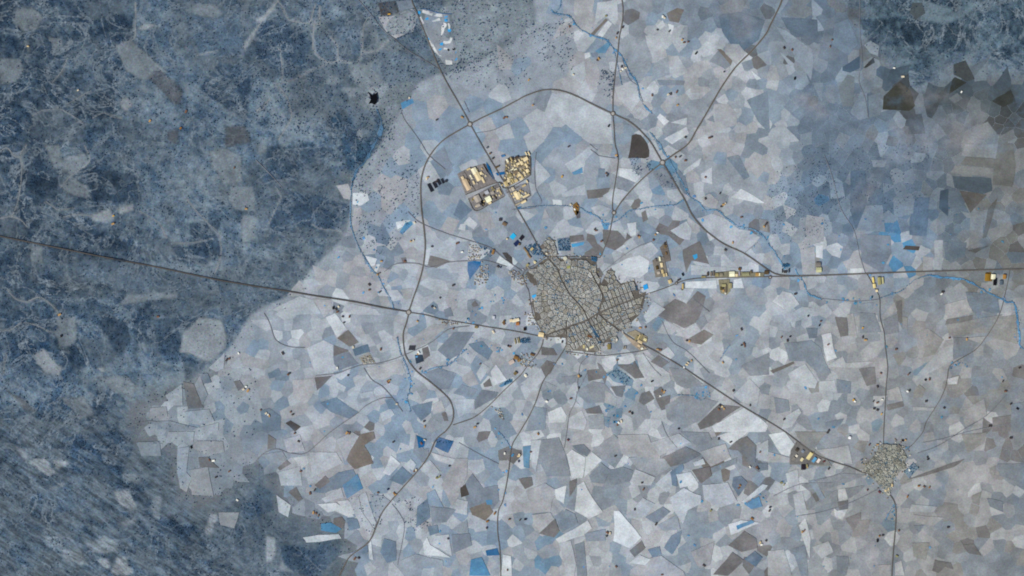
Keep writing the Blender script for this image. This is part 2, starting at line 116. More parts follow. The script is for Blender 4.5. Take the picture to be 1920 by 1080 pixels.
FSEED = {
(0,1): "1860,1060,b",
(1,1): "950,300,p 860,230,p 760,560,p 900,560,m 1000,620,b 850,720,l 1150,650,l 1150,830,p 1320,500,b 1400,440,m 1420,330,s 1300,30,l 1560,90,b 1500,60,b 1650,60,b 1450,760,l 1550,760,m 1360,750,l 1700,660,g 1840,680,m 1900,740,g 1730,950,s 1400,980,m 1480,990,m 1560,960,l 1100,970,m 1180,960,l 1020,1000,b 700,850,g 760,960,m 620,900,m 560,1000,p 480,980,p 1060,790,s 1040,1030,p 660,1020,m 250,1050,l 1200,100,b 1200,300,m 1120,200,b 1200,450,m 1620,1050,b 1850,960,m 1780,1040,b",
(2,0): "100,820,m 60,950,b 150,900,l 250,960,l 330,1020,b 440,1000,b 150,700,m 220,730,g 380,640,p 470,600,p 560,680,l 260,600,m 700,750,m 700,600,m 880,300,m 920,230,g 960,110,m 1050,150,b 1060,220,l 1250,230,l 1290,250,m 1080,300,l 1260,330,l 1200,370,b 1370,330,b 1340,250,s 1450,280,l 1400,520,p 1480,560,m 1450,620,g 1550,540,p 1700,520,l 1800,560,l 1700,630,m 1800,620,s 1650,720,b 1780,700,l 1550,700,m 1400,800,m 1350,900,m 1280,760,p 1200,720,p 1150,680,b 1100,750,b 1160,800,p 1240,840,m 1400,900,m 1600,1030,p 1500,1040,p 1450,1060,l 1800,1040,s 1900,1060,l 1000,920,b 1060,900,s 1180,980,g 1080,1000,l 880,980,b 860,1040,b 960,1000,l 1350,150,s 1450,100,v 1350,60,s 1250,20,s 1100,40,s 1000,40,g 1480,190,b 920,30,m 1850,480,d 1880,540,m 100,300,s 200,200,m 200,350,m 330,420,m 400,350,m 60,500,b 120,560,m 330,60,b 420,60,m",
(3,0): "40,560,p 20,700,b 100,750,b 220,720,b 300,830,b 180,900,l 260,980,s 400,900,s 450,950,b 600,970,s 560,880,s 720,960,b 900,870,s 850,950,b 950,1000,s 1080,920,d 1130,760,m 1050,850,d 1200,750,g 1300,860,b 1450,880,m 1350,960,m 1420,1020,p 1600,880,l 1700,820,m 1620,700,p 1750,620,g 1750,900,d 1850,900,g 1880,1000,d 640,330,s 560,240,s 580,330,s 450,300,g 420,400,s 380,500,m 440,580,s 500,520,s 760,560,p 860,560,s 820,620,l 900,450,s 450,100,v 420,30,v 560,60,v 1250,600,g 1150,640,g",
(3,1): "40,40,l 140,80,l 60,150,l 150,130,l 40,250,p 120,300,b 200,350,b 80,420,l 180,450,b 100,520,s 200,580,s 160,640,l 60,620,b 120,720,b 230,700,m 200,780,b 300,450,s 430,480,s 500,520,m 560,550,l 520,640,m 440,640,l 560,720,b 600,820,s 480,900,s 560,960,b 640,760,s 680,60,v 660,560,s 740,900,p 800,950,m 960,780,b 1060,880,b 960,900,a 1100,900,l 1260,620,p 1380,640,s 1340,560,l 1280,620,p 1440,560,s 1420,640,b 1700,660,p 1760,580,p 1860,560,s 1880,640,d 1830,700,q 1700,820,q 1780,900,q 1600,900,q 1860,850,s 1500,930,p 1400,930,l 1880,250,s 1880,400,q 1780,430,p 1820,480,g 60,1040,p 200,1050,s 330,1040,l 480,1040,m 620,1040,b 720,1040,m 900,1050,m 1000,1040,b 1120,1040,p 1300,1050,g 1550,1000,m 300,60,s 420,40,s 540,80,s 480,160,v 350,220,s 560,230,v 740,260,v 780,340,v 420,330,v 330,350,s 400,420,a 1000,340,m 1060,330,s 1300,60,g 1380,40,g 1300,280,s",
(2,1): "60,30,b 230,60,b 300,120,m 420,60,m 700,60,p 620,130,m 600,180,m 700,120,l 850,60,m 840,140,l 380,250,m 470,280,m 260,360,m 330,330,l 100,520,l 160,600,b 270,620,m 330,520,m 400,640,l 470,640,l 560,580,m 480,600,b 620,640,l 650,700,b 600,720,d 210,700,m 600,300,m 680,290,b 500,420,m 560,460,b 200,430,b 120,480,m 800,620,l 840,600,m 900,440,l 960,330,l 900,400,m 1000,300,l 1010,380,l 1080,400,b 1090,350,a 920,450,d 1010,470,l 880,540,b 900,560,b 1100,520,l 1180,500,b 1060,600,m 1150,580,g 1130,640,d 1030,640,b 1000,700,s 1080,700,s 1120,720,s 900,760,l 960,720,m 780,840,l 720,860,m 700,940,l 1050,1000,m 1220,800,m 1230,900,m 1200,760,b 1270,920,m 1150,1020,g 1240,960,b 1540,800,l 1500,790,g 1600,880,l 1640,840,m 1560,740,m 1700,760,l 1840,780,m 1900,760,b 1850,860,l 1650,560,b 1750,560,b 1700,500,m 1850,500,g 1900,620,d 1780,480,m 1620,500,l 1360,440,b 1420,500,s 1400,330,l 1330,330,m 1560,100,b 1550,200,m 1600,350,l 1680,300,m 1780,360,m 1850,200,p 1820,100,p 1700,30,l 1880,330,m 1480,60,p 1380,60,m 1350,250,p 1260,250,b 1550,330,m 1860,30,s",
(1,2): "60,280,l 180,280,m 300,280,m 380,280,m 440,360,l 540,330,g 560,400,b 60,420,b 40,560,p 150,520,m 230,480,l 320,480,m 390,560,m 280,590,l 180,650,s 60,700,p 170,740,b 200,850,s 80,860,m 330,900,p 420,940,l 500,1000,l 600,1000,b 680,600,l 700,720,b 740,780,l 850,740,m 930,770,l 640,800,m 520,780,b 700,860,l 780,330,p 700,290,l 740,240,m 840,300,g 930,280,m 1000,300,m 900,370,m 850,400,l 880,490,m 960,450,l 1040,440,l 1060,300,l 1180,240,l 1250,250,b 1210,320,b 1300,240,l 850,60,p 760,60,p 900,120,m 1220,80,l 1260,30,m 1330,140,s 1380,80,l 1540,60,l 1560,120,l 1680,40,l 1750,80,l 1820,40,l 1880,110,m 1720,150,l 1780,170,m 1660,220,g 1720,320,l 1820,360,l 1900,400,m 1560,560,m 1600,520,l 1660,560,b 1550,600,l 1300,560,p 1330,520,l 1200,720,m 1250,780,m 1180,820,l 1100,800,b 1050,700,m 1060,980,b 1180,960,b 880,960,b 800,1000,l 760,1040,b 850,1040,d 920,1050,l 700,1060,s 1000,1040,b 1140,1050,l 1500,980,m 1700,900,l 1850,680,m 1880,600,m 1820,560,p 1750,940,b 1650,1000,m 1800,1000,s 1880,850,l 1100,540,l 1330,430,m 350,1000,m 130,960,s 80,1030,s",
(2,2): "60,620,p 100,780,l 60,880,l 200,860,l 350,820,s 300,860,l 360,600,m 420,600,m 370,560,l 450,540,m 540,540,g 500,600,l 540,650,b 620,760,l 940,730,l 900,780,a 1040,700,l 1150,580,b 1120,670,w 1220,640,p 1180,740,b 1100,710,l 1200,780,b 1240,860,p 1050,900,l 1000,920,g 900,930,m 860,880,b 750,1000,b 860,1010,l 1000,1040,l 1090,940,l 1080,1020,l 950,1000,m 1120,1050,m 1230,1060,g 1400,660,l 1450,640,m 1480,570,l 1420,560,l 1340,500,l 1300,450,b 1260,420,b 1180,380,b 1100,380,b 1560,430,l 1480,440,l 1540,380,p 1600,420,s 1640,480,b 1700,400,b 1750,470,b 1600,560,l 1580,640,l 1620,720,p 1560,700,m 1900,740,s 1880,850,p 1860,700,l 1650,180,b 1680,260,m 1760,220,b 1850,180,b 1800,330,b 1740,100,b 1640,60,m 1540,60,p 1550,140,m 1480,120,g 1850,80,m 1900,220,l 1500,20,l 1440,30,b 1080,80,p 1000,120,g 1060,280,s 1040,340,g 1130,440,g 1060,430,g 300,400,l 330,440,b 60,480,b 150,460,b 20,440,l 60,800,m",
(3,2): "30,40,l 60,250,m 40,330,l 50,500,w 100,350,g 230,330,m 260,60,b 420,160,l 480,120,m 460,60,m 560,60,b 620,80,p 700,60,m 900,30,b 1040,30,p 1100,80,s 1160,130,s 1240,120,b 1140,200,l 1250,230,g 1060,400,b 1020,430,b 960,460,b 920,560,b 1080,480,q 1050,560,p 1030,620,s 1150,620,a 1000,700,g 930,640,m 1050,760,s 1200,730,m 1280,700,p 1400,610,b 1500,560,b 1480,640,p 1560,640,g 1400,780,q 1540,780,d 1600,760,g 1680,700,s 1740,640,p 1720,500,b 1800,480,p 1850,560,s 1880,620,d 1850,720,g 1650,480,g 1700,420,p 1760,330,m 1890,300,s 1760,800,q 1700,880,g 1880,780,g 1500,880,p 1360,860,s 1280,800,m 1200,830,b 1130,880,g 1000,800,b 830,770,g 760,860,s 700,790,b 650,740,l 570,830,s 450,800,l 420,880,w 350,820,p 270,780,l 260,860,p 80,700,m 60,760,p 320,920,p 340,980,b 280,1000,g 620,1000,b 700,960,l 820,1030,a 740,1040,m 900,960,b 980,1000,l 1060,980,b 1120,1040,p 1000,1060,b 1250,980,m 1300,1040,b 1380,980,p 620,450,p 600,400,l 750,480,l 820,440,l 700,420,m 540,440,p 480,470,s 420,640,g 560,640,p 640,660,p 830,640,p 870,560,p",
(3,3): "60,300,b 60,420,l 40,520,p 60,620,m 100,700,p 40,800,b 150,820,g 200,760,b 300,780,l 400,640,s 380,750,p 450,700,p 500,680,g 560,780,b 600,720,s 620,850,l 700,840,m 720,900,s 800,900,m 860,960,s 820,640,b 900,560,b 900,700,a 760,560,m 680,560,m 800,520,b 1000,480,p 1100,480,b 1200,460,s 1050,420,l 1250,400,p 1400,360,p 1200,250,b 1150,200,s 1250,170,l 1350,200,b 1400,100,s 1300,100,l 1150,100,b 1200,60,p 950,60,g 820,40,b 640,40,b 520,50,b 660,180,b 700,380,b 760,350,a 560,400,l 1000,640,p 1000,720,m 1020,850,p 1100,1000,m 1200,1030,p 1350,850,s 1280,780,g 1350,720,s 1450,700,q 1420,640,q 1480,560,p 1500,400,p 1560,330,p 1600,200,g 1700,150,s 1800,100,d 1850,180,d 1650,420,g 1700,700,q 1600,750,d 1560,960,s 1450,950,m 1420,1020,q 1600,1040,s 1750,850,v 1800,700,v 1850,500,v 1800,950,v 1700,1000,v 1880,650,v 450,1000,l 400,1050,m 650,1000,b 720,1040,s",  # dark seeds along the right edge paint in the black window edge
(1,3): "40,60,b 480,100,p 560,80,l 620,200,l 280,330,b 380,300,l 320,420,m 200,560,l 340,560,m 400,560,g 320,680,p 430,700,p 250,720,b 840,130,b 920,150,b 820,280,l 850,340,p 900,420,b 1040,100,b 1120,60,b 1100,120,l 1120,180,b 1060,400,l 1180,420,p 1250,360,m 1150,530,p 1110,600,l 1020,620,l 960,720,l 1020,780,m 1090,740,l 1160,760,b 1200,860,m 1140,900,b 1420,260,b 1560,130,l 1480,150,l 1640,150,b 1620,80,m 1720,90,m 1700,30,d 1780,160,b 1760,240,b 1660,260,l 1700,330,m 1800,320,b 1850,90,b 1870,160,d 1840,460,l 1880,560,l 1900,480,l 1900,660,p 1880,780,s 1780,700,b 1700,780,b 1680,700,l 1640,640,l 1540,720,m 1560,960,p 1480,1000,m 1300,1050,l 1200,1040,m 1450,980,b 900,960,m 850,1010,l 780,1030,b 950,1040,m 1030,1040,l 700,740,m 740,790,g 900,820,l 720,1000,b 1770,990,p",
(2,3): "50,450,p 40,560,p 50,640,s 60,760,b 150,850,m 250,900,m 80,950,m 120,1040,b 250,1000,a 320,1040,p 40,1000,l 30,300,b 40,80,l 100,60,w 640,440,s 740,470,b 850,460,m 820,550,b 700,640,p 680,680,b 640,900,l 700,950,l 800,960,b 620,1040,l 760,1040,m 900,560,l 980,420,g 1020,380,b 1140,480,g 1120,420,l 1020,700,l 1150,800,l 1100,780,p 1320,780,b 1400,720,b 1350,660,b 1450,640,b 1500,640,p 1600,640,s 1680,600,g 1300,880,b 1280,960,b 1200,970,m 1450,760,b 1560,770,l 1600,800,b 1850,640,l 1900,700,m 1880,1000,m 1900,880,d 1850,1050,s 1700,1040,p 1600,330,t 1550,340,b 1450,400,s 1850,340,b 1740,300,g 1780,420,d 1880,480,g 1500,480,s 480,60,p 560,40,p 650,60,w 420,40,m 1900,30,s",
(0,2): "1850,350,m 1750,400,m 1680,520,l 1850,550,p 1560,640,l 1500,760,w 1700,700,m 1850,680,p 1620,800,l 1700,850,l 1870,830,l 1650,900,b 1750,980,l 1850,980,l 1300,930,m 1050,930,p 1430,950,m",
(0,3): "1500,30,l 1600,250,m 1700,300,m 1750,200,m 1850,100,b 1700,480,m 1800,400,m 1850,560,s 1850,300,m 1750,60,m 1880,200,m 1280,120,m",
}
# ---------------------------------------------------------------- helpers
def tag(o, label=None, cat=None, group=None, kind=None):
    if label: o['label'] = label
    if cat: o['category'] = cat
    if group: o['group'] = group
    if kind: o['kind'] = kind
    return o
def mesh_obj(name, verts, faces, mat, parent=None, vcol=None, fcol=None, origin=None, smooth=False):
    """one mesh object; vcol = one colour, or one per vertex; fcol = one per face"""
    v = np.asarray(verts, float)
    if origin is None: origin = np.array((v[:,0].mean(), v[:,1].mean(), 0.0))
    origin = np.asarray(origin, float)
    me = bpy.data.meshes.new(name); me.from_pydata((v-origin).tolist(), [], faces); me.materials.append(mat)
    if fcol is not None:
        a = me.color_attributes.new('Col', 'FLOAT_COLOR', 'CORNER')
        n = np.array([len(f) for f in faces]); c = np.repeat(np.asarray(fcol, float), n, axis=0)
        a.data.foreach_set('color', np.c_[c, np.ones(len(c))].astype(np.float32).ravel())
    elif vcol is not None:
        c = np.asarray(vcol, float)
        if c.ndim == 1: c = np.tile(c, (len(v), 1))
        a = me.color_attributes.new('Col', 'FLOAT_COLOR', 'POINT')
        a.data.foreach_set('color', np.c_[c, np.ones(len(c))].astype(np.float32).ravel())
    if smooth: me.polygons.foreach_set('use_smooth', [True]*len(me.polygons))
    o = bpy.data.objects.new(name, me); col.objects.link(o); o.location = origin
    if parent is not None:
        o.parent = parent; o.location = Vector(origin)-parent.location
    return o
def empty(name, loc):
    o = bpy.data.objects.new(name, None); o.empty_display_size = 5; col.objects.link(o); o.location = loc; return o
def material(name, mott=0.25, fine=0.18, blue=0.0, warm=0.0, scale=1.0, rough=0.95, colour=None, spec=0.1, chroma=0.0, patchy=False, veins=0.0):
    m = bpy.data.materials.new(name); m.use_nodes = True; nt = m.node_tree; n = nt.nodes; L = nt.links
    b = n['Principled BSDF']; b.inputs['Roughness'].default_value = rough; b.inputs['Specular IOR Level'].default_value = spec
    geo = n.new('ShaderNodeNewGeometry')
    if colour is None:
        at = n.new('ShaderNodeAttribute'); at.attribute_name = 'Col'; c = at.outputs['Color']
    else:
        rgb = n.new('ShaderNodeRGB'); rgb.outputs[0].default_value = (*lin(colour), 1); c = rgb.outputs[0]
    def noise(sc, det, ro=0.6, dist=0.0, vec=None):
        t = n.new('ShaderNodeTexNoise'); t.inputs['Scale'].default_value = sc/scale; t.inputs['Detail'].default_value = det
        t.inputs['Roughness'].default_value = ro; t.inputs['Distortion'].default_value = dist
        L.new(vec or geo.outputs['Position'], t.inputs['Vector']); return t.outputs['Fac']
    def ramp(f, a, bb, lo, hi):
        r = n.new('ShaderNodeMapRange'); r.clamp = True
        for k, v in zip(('From Min','From Max','To Min','To Max'), (a, bb, lo, hi)): r.inputs[k].default_value = v
        L.new(f, r.inputs['Value']); return r.outputs[0]
    def mixc(fac, a, bcol):
        x = n.new('ShaderNodeMix'); x.data_type = 'RGBA'; x.blend_type = 'MIX'
        L.new(fac, x.inputs['Factor']); L.new(a, x.inputs['A']); x.inputs['B'].default_value = (*bcol, 1); return x.outputs['Result']
    def mul(c, f):
        x = n.new('ShaderNodeMix'); x.data_type = 'RGBA'; x.blend_type = 'MULTIPLY'; x.inputs['Factor'].default_value = 1
        L.new(c, x.inputs['A']); L.new(f, x.inputs['B']); return x.outputs['Result']
    if blue: c = mixc(ramp(noise(1/420., 5, 0.62, 0.6), 0.52, 0.74, 0, blue), c, lin((112,142,172)))
    if veins:                                             # pale damp drainage lines wandering through the fields
        nn = noise(1/900., 4, 0.55, 1.2); ab = n.new('ShaderNodeMath'); ab.operation = 'SUBTRACT'; L.new(nn, ab.inputs[0]); ab.inputs[1].default_value = 0.5
        aa = n.new('ShaderNodeMath'); aa.operation = 'ABSOLUTE'; L.new(ab.outputs[0], aa.inputs[0])
        c = mixc(ramp(aa.outputs[0], 0.002, 0.016, veins, 0.0), c, lin((160,180,198)))
        nn = noise(1/520., 4, 0.6, 1.0); ab = n.new('ShaderNodeMath'); ab.operation = 'SUBTRACT'; L.new(nn, ab.inputs[0]); ab.inputs[1].default_value = 0.56
        aa = n.new('ShaderNodeMath'); aa.operation = 'ABSOLUTE'; L.new(ab.outputs[0], aa.inputs[0])
        c = mixc(ramp(aa.outputs[0], 0.002, 0.012, veins*0.8, 0.0), c, lin((120,148,174)))
    if warm: c = mixc(ramp(noise(1/600., 4, 0.55, 0.4), 0.55, 0.75, 0, warm), c, lin((176,168,172)))
    if mott > 0.15: c = mul(c, ramp(noise(1/380., 5, 0.65, 0.8), 0.3, 0.7, 0.80, 1.16))
    if mott: c = mul(c, ramp(noise(1/130., 5, 0.65), 0.3, 0.7, 1-mott, 1+mott))
    if fine: c = mul(c, ramp(noise(1/16., 2, 0.7), 0.25, 0.75, 1-fine, 1+fine))
    if chroma:
        t = n.new('ShaderNodeTexNoise'); t.inputs['Scale'].default_value = 1/14./scale; t.inputs['Detail'].default_value = 2
        L.new(geo.outputs['Position'], t.inputs['Vector'])
        mr = n.new('ShaderNodeMix'); mr.data_type = 'RGBA'; mr.blend_type = 'OVERLAY'; mr.inputs['Factor'].default_value = chroma
        L.new(c, mr.inputs['A']); L.new(t.outputs['Color'], mr.inputs['B']); c = mr.outputs['Result']
    if patchy:                                            # broken scrub and bare soil, only where the land cover says woodland
        at2 = n.new('ShaderNodeAttribute'); at2.attribute_name = 'Col'
        f1 = ramp(noise(1/24., 4, 0.85, 0.2), 0.34, 0.66, 0.34, 1.70); f2 = ramp(noise(1/90., 5, 0.75, 0.6), 0.34, 0.66, 0.74, 1.28)
        mm = n.new('ShaderNodeMath'); mm.operation = 'MULTIPLY'; L.new(f1, mm.inputs[0]); L.new(f2, mm.inputs[1])
        for sc_, th in ((1/620., 0.5), (1/360., 0.46)):     # pale washes branching down the slopes
            nn = noise(sc_, 5, 0.6, 0.9); ab = n.new('ShaderNodeMath'); ab.operation = 'SUBTRACT'; L.new(nn, ab.inputs[0]); ab.inputs[1].default_value = th
            aa = n.new('ShaderNodeMath'); aa.operation = 'ABSOLUTE'; L.new(ab.outputs[0], aa.inputs[0])
            fm = n.new('ShaderNodeMath'); fm.operation = 'MULTIPLY'; L.new(ramp(aa.outputs[0], 0.003, 0.02, 0.5, 0.0), fm.inputs[0]); L.new(at2.outputs['Alpha'], fm.inputs[1])
            c = mixc(fm.outputs[0], c, lin((150,158,166)))
        mp = n.new('ShaderNodeMapping'); mp.vector_type = 'TEXTURE'; mp.inputs['Rotation'].default_value = (0, 0, math.radians(-33)); mp.inputs['Scale'].default_value = (5.0, 1.0, 1.0)
        L.new(geo.outputs['Position'], mp.inputs['Vector'])
        at3 = n.new('ShaderNodeAttribute'); at3.attribute_name = 'strike'
        f3 = ramp(noise(1/36., 5, 0.72, 0.5, mp.outputs[0]), 0.36, 0.62, 0.34, 1.45)
        x3 = n.new('ShaderNodeMix'); x3.data_type = 'FLOAT'; x3.inputs['A'].default_value = 1.0; L.new(at3.outputs['Fac'], x3.inputs['Factor']); L.new(f3, x3.inputs['B']); c = mul(c, x3.outputs['Result'])
        x2 = n.new('ShaderNodeMix'); x2.data_type = 'FLOAT'; x2.inputs['A'].default_value = 1.0
        L.new(at2.outputs['Alpha'], x2.inputs['Factor']); L.new(mm.outputs[0], x2.inputs['B']); c = mul(c, x2.outputs['Result'])
    L.new(c, b.inputs['Base Color']); return m
M_ground = material('ground_soil_and_scrub', 0.22, 0.2, 0.0, 0.0, chroma=0.35, patchy=True)
M_field = material('crop_field', 0.19, 0.15, 0.36, 0.45, chroma=0.24, veins=0.0)
M_road = material('asphalt', 0.12, 0.1, colour=(94,87,82))
M_verge = material('road_verge', 0.22, 0.18, colour=(128,123,120))
M_vergeh = material('wooded_road_verge', 0.22, 0.18, colour=(58,62,70))
M_track = material('dirt_track', 0.2, 0.2)
M_stream = material('riverside_green', 0.35, 0.3)
M_yard = material('paved_yard', 0.2, 0.3)
M_roof = material('roof_sheeting', 0.10, 0.22, scale=0.5, rough=0.8)
M_wall = material('rendered_wall', 0.1, 0.1, colour=(176,168,160))
M_town = material('tiled_roofs', 0.18, 0.3, scale=0.6)
M_leaf = material('oak_foliage', 0.2, 0.3, scale=0.3, colour=(72,94,120))
M_scrub = material('scrub_foliage', 0.25, 0.3, scale=0.5, colour=(44,66,90))
M_garden = material('garden_foliage', 0.3, 0.3, scale=0.3, colour=(62,108,142))
M_bark = material('bark', 0.2, 0.2, scale=0.1, colour=(70,62,56))
M_pitch = material('sports_turf', 0.05, 0.05)
M_water = material('still_water', 0, 0, colour=(14,14,16), rough=0.15, spec=0.3)
# ---------------------------------------------------------------- ground sheet with relief and land cover
PATCH = [  # (tile, kind, outline) W bare pale, c clearing, h half open, F bluish, D dense wood, B burnt/ploughed brown
((0,0),'c','90,60 240,50 320,120 290,220 180,240 110,170'),((0,0),'c','0,440 150,450 190,520 120,620 0,640'),((0,0),'W','1030,210 1090,175 1180,170 1160,195 1080,225'),
((0,0),'c','1390,80 1500,20 1620,40 1690,110 1600,130 1500,120'),((0,0),'c','870,340 1000,310 1080,380 1180,470 1250,540 1100,600 960,540 900,440'),
((0,0),'W','1800,430 1850,300 1920,210 1920,280 1860,360 1830,430'),((0,0),'W','910,740 960,720 1000,780 960,830 920,810'),((0,0),'c','370,280 450,290 480,350 410,380'),
((0,0),'B','1110,580 1180,510 1390,690 1350,790 1300,780 1190,660'),((0,0),'B','1690,960 1850,950 1890,1060 1700,1110'),((0,0),'B','1270,990 1340,980 1350,1080 1270,1050'),
((0,0),'h','250,820 500,820 640,920 620,1060 260,1060'),((0,0),'h','660,0 1010,0 1010,120 690,140'),((0,0),'D','540,790 850,650 860,860 700,900 600,880'),
((0,0),'D','780,130 1000,100 1010,280 870,320 760,260'),((0,0),'h','880,900 1200,940 1260,1060 900,1060'),((0,0),'c','180,310 210,310 235,385 205,390'),
((0,0),'F','1400,120 1800,150 1850,420 1500,420'),((0,0),'D','0,0 120,0 110,110 0,180'),((0,0),'D','1640,460 1900,520 1850,900 1500,700'),
((1,0),'F','520,180 780,100 800,390 740,410 600,270'),((1,0),'W','0,150 60,120 130,50 150,80 40,170 0,220'),((1,0),'h','480,250 640,330 620,450 540,460 440,390 430,320'),
((1,0),'c','700,480 900,460 1000,660 920,780 740,620'),((1,0),'h','900,380 1150,390 1370,520 1300,600 1000,640 870,520'),((1,0),'F','1060,290 1170,200 1290,330 1360,480 1150,380'),
((1,0),'W','920,130 1020,125 1170,70 1210,120 1180,240 1110,260 1050,290 980,240'),((1,0),'B','920,30 1040,10 1075,90 1010,120 940,115'),((1,0),'h','1050,10 1170,0 1190,60 1080,85'),
((1,0),'c','1250,100 1440,130 1420,260 1480,380 1520,460 1420,470 1300,330'),((1,0),'h','1200,0 1400,0 1440,90 1230,60'),((1,0),'W','1390,70 1440,55 1440,100 1390,95'),((1,0),'W','1730,0 1790,60 1760,80'),
((1,0),'W','840,660 890,655 930,700 920,780 870,810 830,780'),((1,0),'D','540,870 580,900 600,1080 560,1080 530,960'),((1,0),'D','900,820 950,900 950,1000 900,1080 870,1080 930,960'),
((1,0),'c','560,560 660,600 600,640 500,620'),((1,0),'c','640,660 740,650 860,700 720,740'),((1,0),'h','700,800 900,850 920,980 780,1040 680,940'),((1,0),'D','0,170 250,180 420,320 350,560 200,580 0,420'),
((1,0),'D','650,900 720,860 780,1080 640,1080'),((1,0),'c','950,800 1060,780 1050,880 980,900'),((1,0),'W','760,980 790,960 800,1020 770,1040'),
((0,1),'c','350,10 450,0 480,170 400,190'),((0,1),'c','480,100 640,60 680,150 540,240 480,210'),((0,1),'c','450,330 560,260 700,320 650,420'),((0,1),'W','680,530 830,480 860,570 820,590 700,570'),((0,1),'W','880,490 1000,450 1020,490 900,540'),
((0,1),'F','700,570 1000,560 1020,640 900,700 760,650'),((0,1),'c','1580,60 1700,40 1810,90 1810,280 1680,310 1600,180'),((0,1),'c','1730,320 1890,320 1920,500 1780,500 1720,420'),((0,1),'c','1820,540 1940,540 1940,720 1820,740'),
((0,1),'h','1020,700 1270,720 1280,830 1180,890 1060,800'),((0,1),'c','230,770 330,770 330,900 250,880'),((0,1),'h','460,920 700,860 1000,900 1200,1000 1100,1090 900,1090'),((0,1),'h','0,560 150,560 230,680 100,700 0,680'),
((0,1),'D','170,200 440,260 440,420 250,360'),((0,1),'D','680,170 1050,250 1070,450 680,420'),((0,1),'D','520,560 700,640 900,720 1020,800 800,800 600,700'),((0,1),'D','1430,600 1650,560 1660,860 1500,900'),((0,1),'D','1280,760 1540,760 1560,900 1290,880'),
((1,1),'h','300,130 430,110 560,180 600,300 500,330 330,250'),((1,1),'c','600,300 700,300 720,420 650,420'),((1,1),'D','100,600 160,440 280,360 500,400 700,450 690,590 600,660 300,620 120,720'),
((1,1),'D','590,30 720,0 900,-40 860,80 740,200 700,230 680,120 620,60'),((1,1),'c','280,860 340,870 380,960 330,940'),((1,1),'h','480,450 600,470 640,560 590,500'),((1,1),'c','0,0 90,20 70,80 20,70'),
((1,1),'h','0,600 120,560 60,720 200,700 0,760'),((1,1),'D','80,20 400,0 600,60 300,200 60,340'),
((0,2),'c','430,230 560,220 580,380 540,440 460,460 420,360'),((0,2),'W','250,500 330,460 470,600 450,665 330,630'),((0,2),'c','890,110 960,40 1330,40 1340,80 1120,90 940,130'),((0,2),'h','1120,90 1500,120 1480,200 1240,210'),
((0,2),'W','1350,480 1360,360 1500,220 1650,240 1700,360 1690,450 1570,560 1470,510'),((0,2),'c','740,660 960,670 1030,740 980,810 860,780'),((0,2),'h','600,370 840,400 900,500 760,620 690,560'),((0,2),'c','470,830 640,820 710,940 600,990'),
((0,2),'F','680,840 860,860 960,1000 720,940'),((0,2),'c','950,960 1000,880 1100,870 1250,830 1240,980 1100,1000'),((0,2),'B','40,730 200,850 280,960 180,900'),((0,2),'D','760,180 960,250 980,360 930,510 850,430 790,330'),
((0,2),'D','1000,230 1060,150 1120,100 1160,160 1080,400 1010,420'),((0,2),'D','1200,230 1500,210 1380,330 1330,500 1190,480'),((0,2),'D','1360,510 1560,560 1470,680 1400,700'),((0,2),'F','1080,380 1180,300 1200,500 1110,480'),
((0,2),'D','470,440 640,430 700,560 560,620'),((0,2),'D','720,760 900,800 960,860 760,840'),((0,2),'W','740,600 790,595 800,620 760,620'),
((0,3),'W','210,220 340,200 440,300 370,325'),((0,3),'W','400,215 510,210 510,240 440,270'),((0,3),'c','360,430 510,360 420,500'),((0,3),'F','230,480 530,400 590,600 400,600'),((0,3),'W','870,440 960,430 1040,560 1000,590 900,530'),
((0,3),'W','740,960 800,930 830,1000 790,1030'),((0,3),'W','890,940 960,930 1000,1050 920,1075 830,1050'),((0,3),'c','640,830 800,780 900,830 880,900 700,900'),((0,3),'W','1570,600 1640,595 1590,780 1550,770'),
((0,3),'c','900,670 1040,640 1030,680 950,710'),((0,3),'c','470,870 620,900 660,990 480,960'),((0,3),'c','330,770 480,840 470,900 360,850'),((0,3),'c','910,300 1040,310 1060,380 930,380'),((0,3),'D','530,0 1000,0 1040,80 900,330 740,320 530,270'),
((0,3),'D','1130,640 1500,700 1560,620 1400,800 1200,780'),((0,3),'D','1800,480 1950,480 1950,680 1820,640'),((0,3),'c','1140,480 1200,480 1200,650 1150,650'),((0,3),'h','1380,500 1450,500 1430,700 1370,690'),((0,3),'c','130,120 240,120 300,190 180,190'),
((1,3),'D','170,850 450,880 540,800 640,820 620,930 500,1050 350,1080 220,1000'),((1,3),'W','80,780 150,800 150,920 80,990'),((1,3),'D','0,420 120,420 130,580 0,650'),((1,3),'h','0,260 120,260 140,400 0,380'),((1,3),'c','200,940 280,1060 180,1040'),
((3,0),'c','1060,0 1200,0 1400,100 1560,20 1600,50 1420,150 1320,200 1150,140'),((3,0),'h','600,0 900,0 960,120 700,180'),((3,0),'D','700,130 960,150 960,330 840,360 700,260'),((3,0),'h','860,340 1240,340 1350,480 1250,640 1000,560'),
((3,0),'D','980,150 1270,180 1250,350 1000,330'),((3,0),'D','1090,470 1180,450 1230,600 1120,640'),((3,0),'B','600,60 730,80 720,130 620,150'),((3,0),'D','1300,220 1560,200 1560,400 1300,380'),((3,0),'h','1560,250 1700,200 1850,320 1600,420'),
]
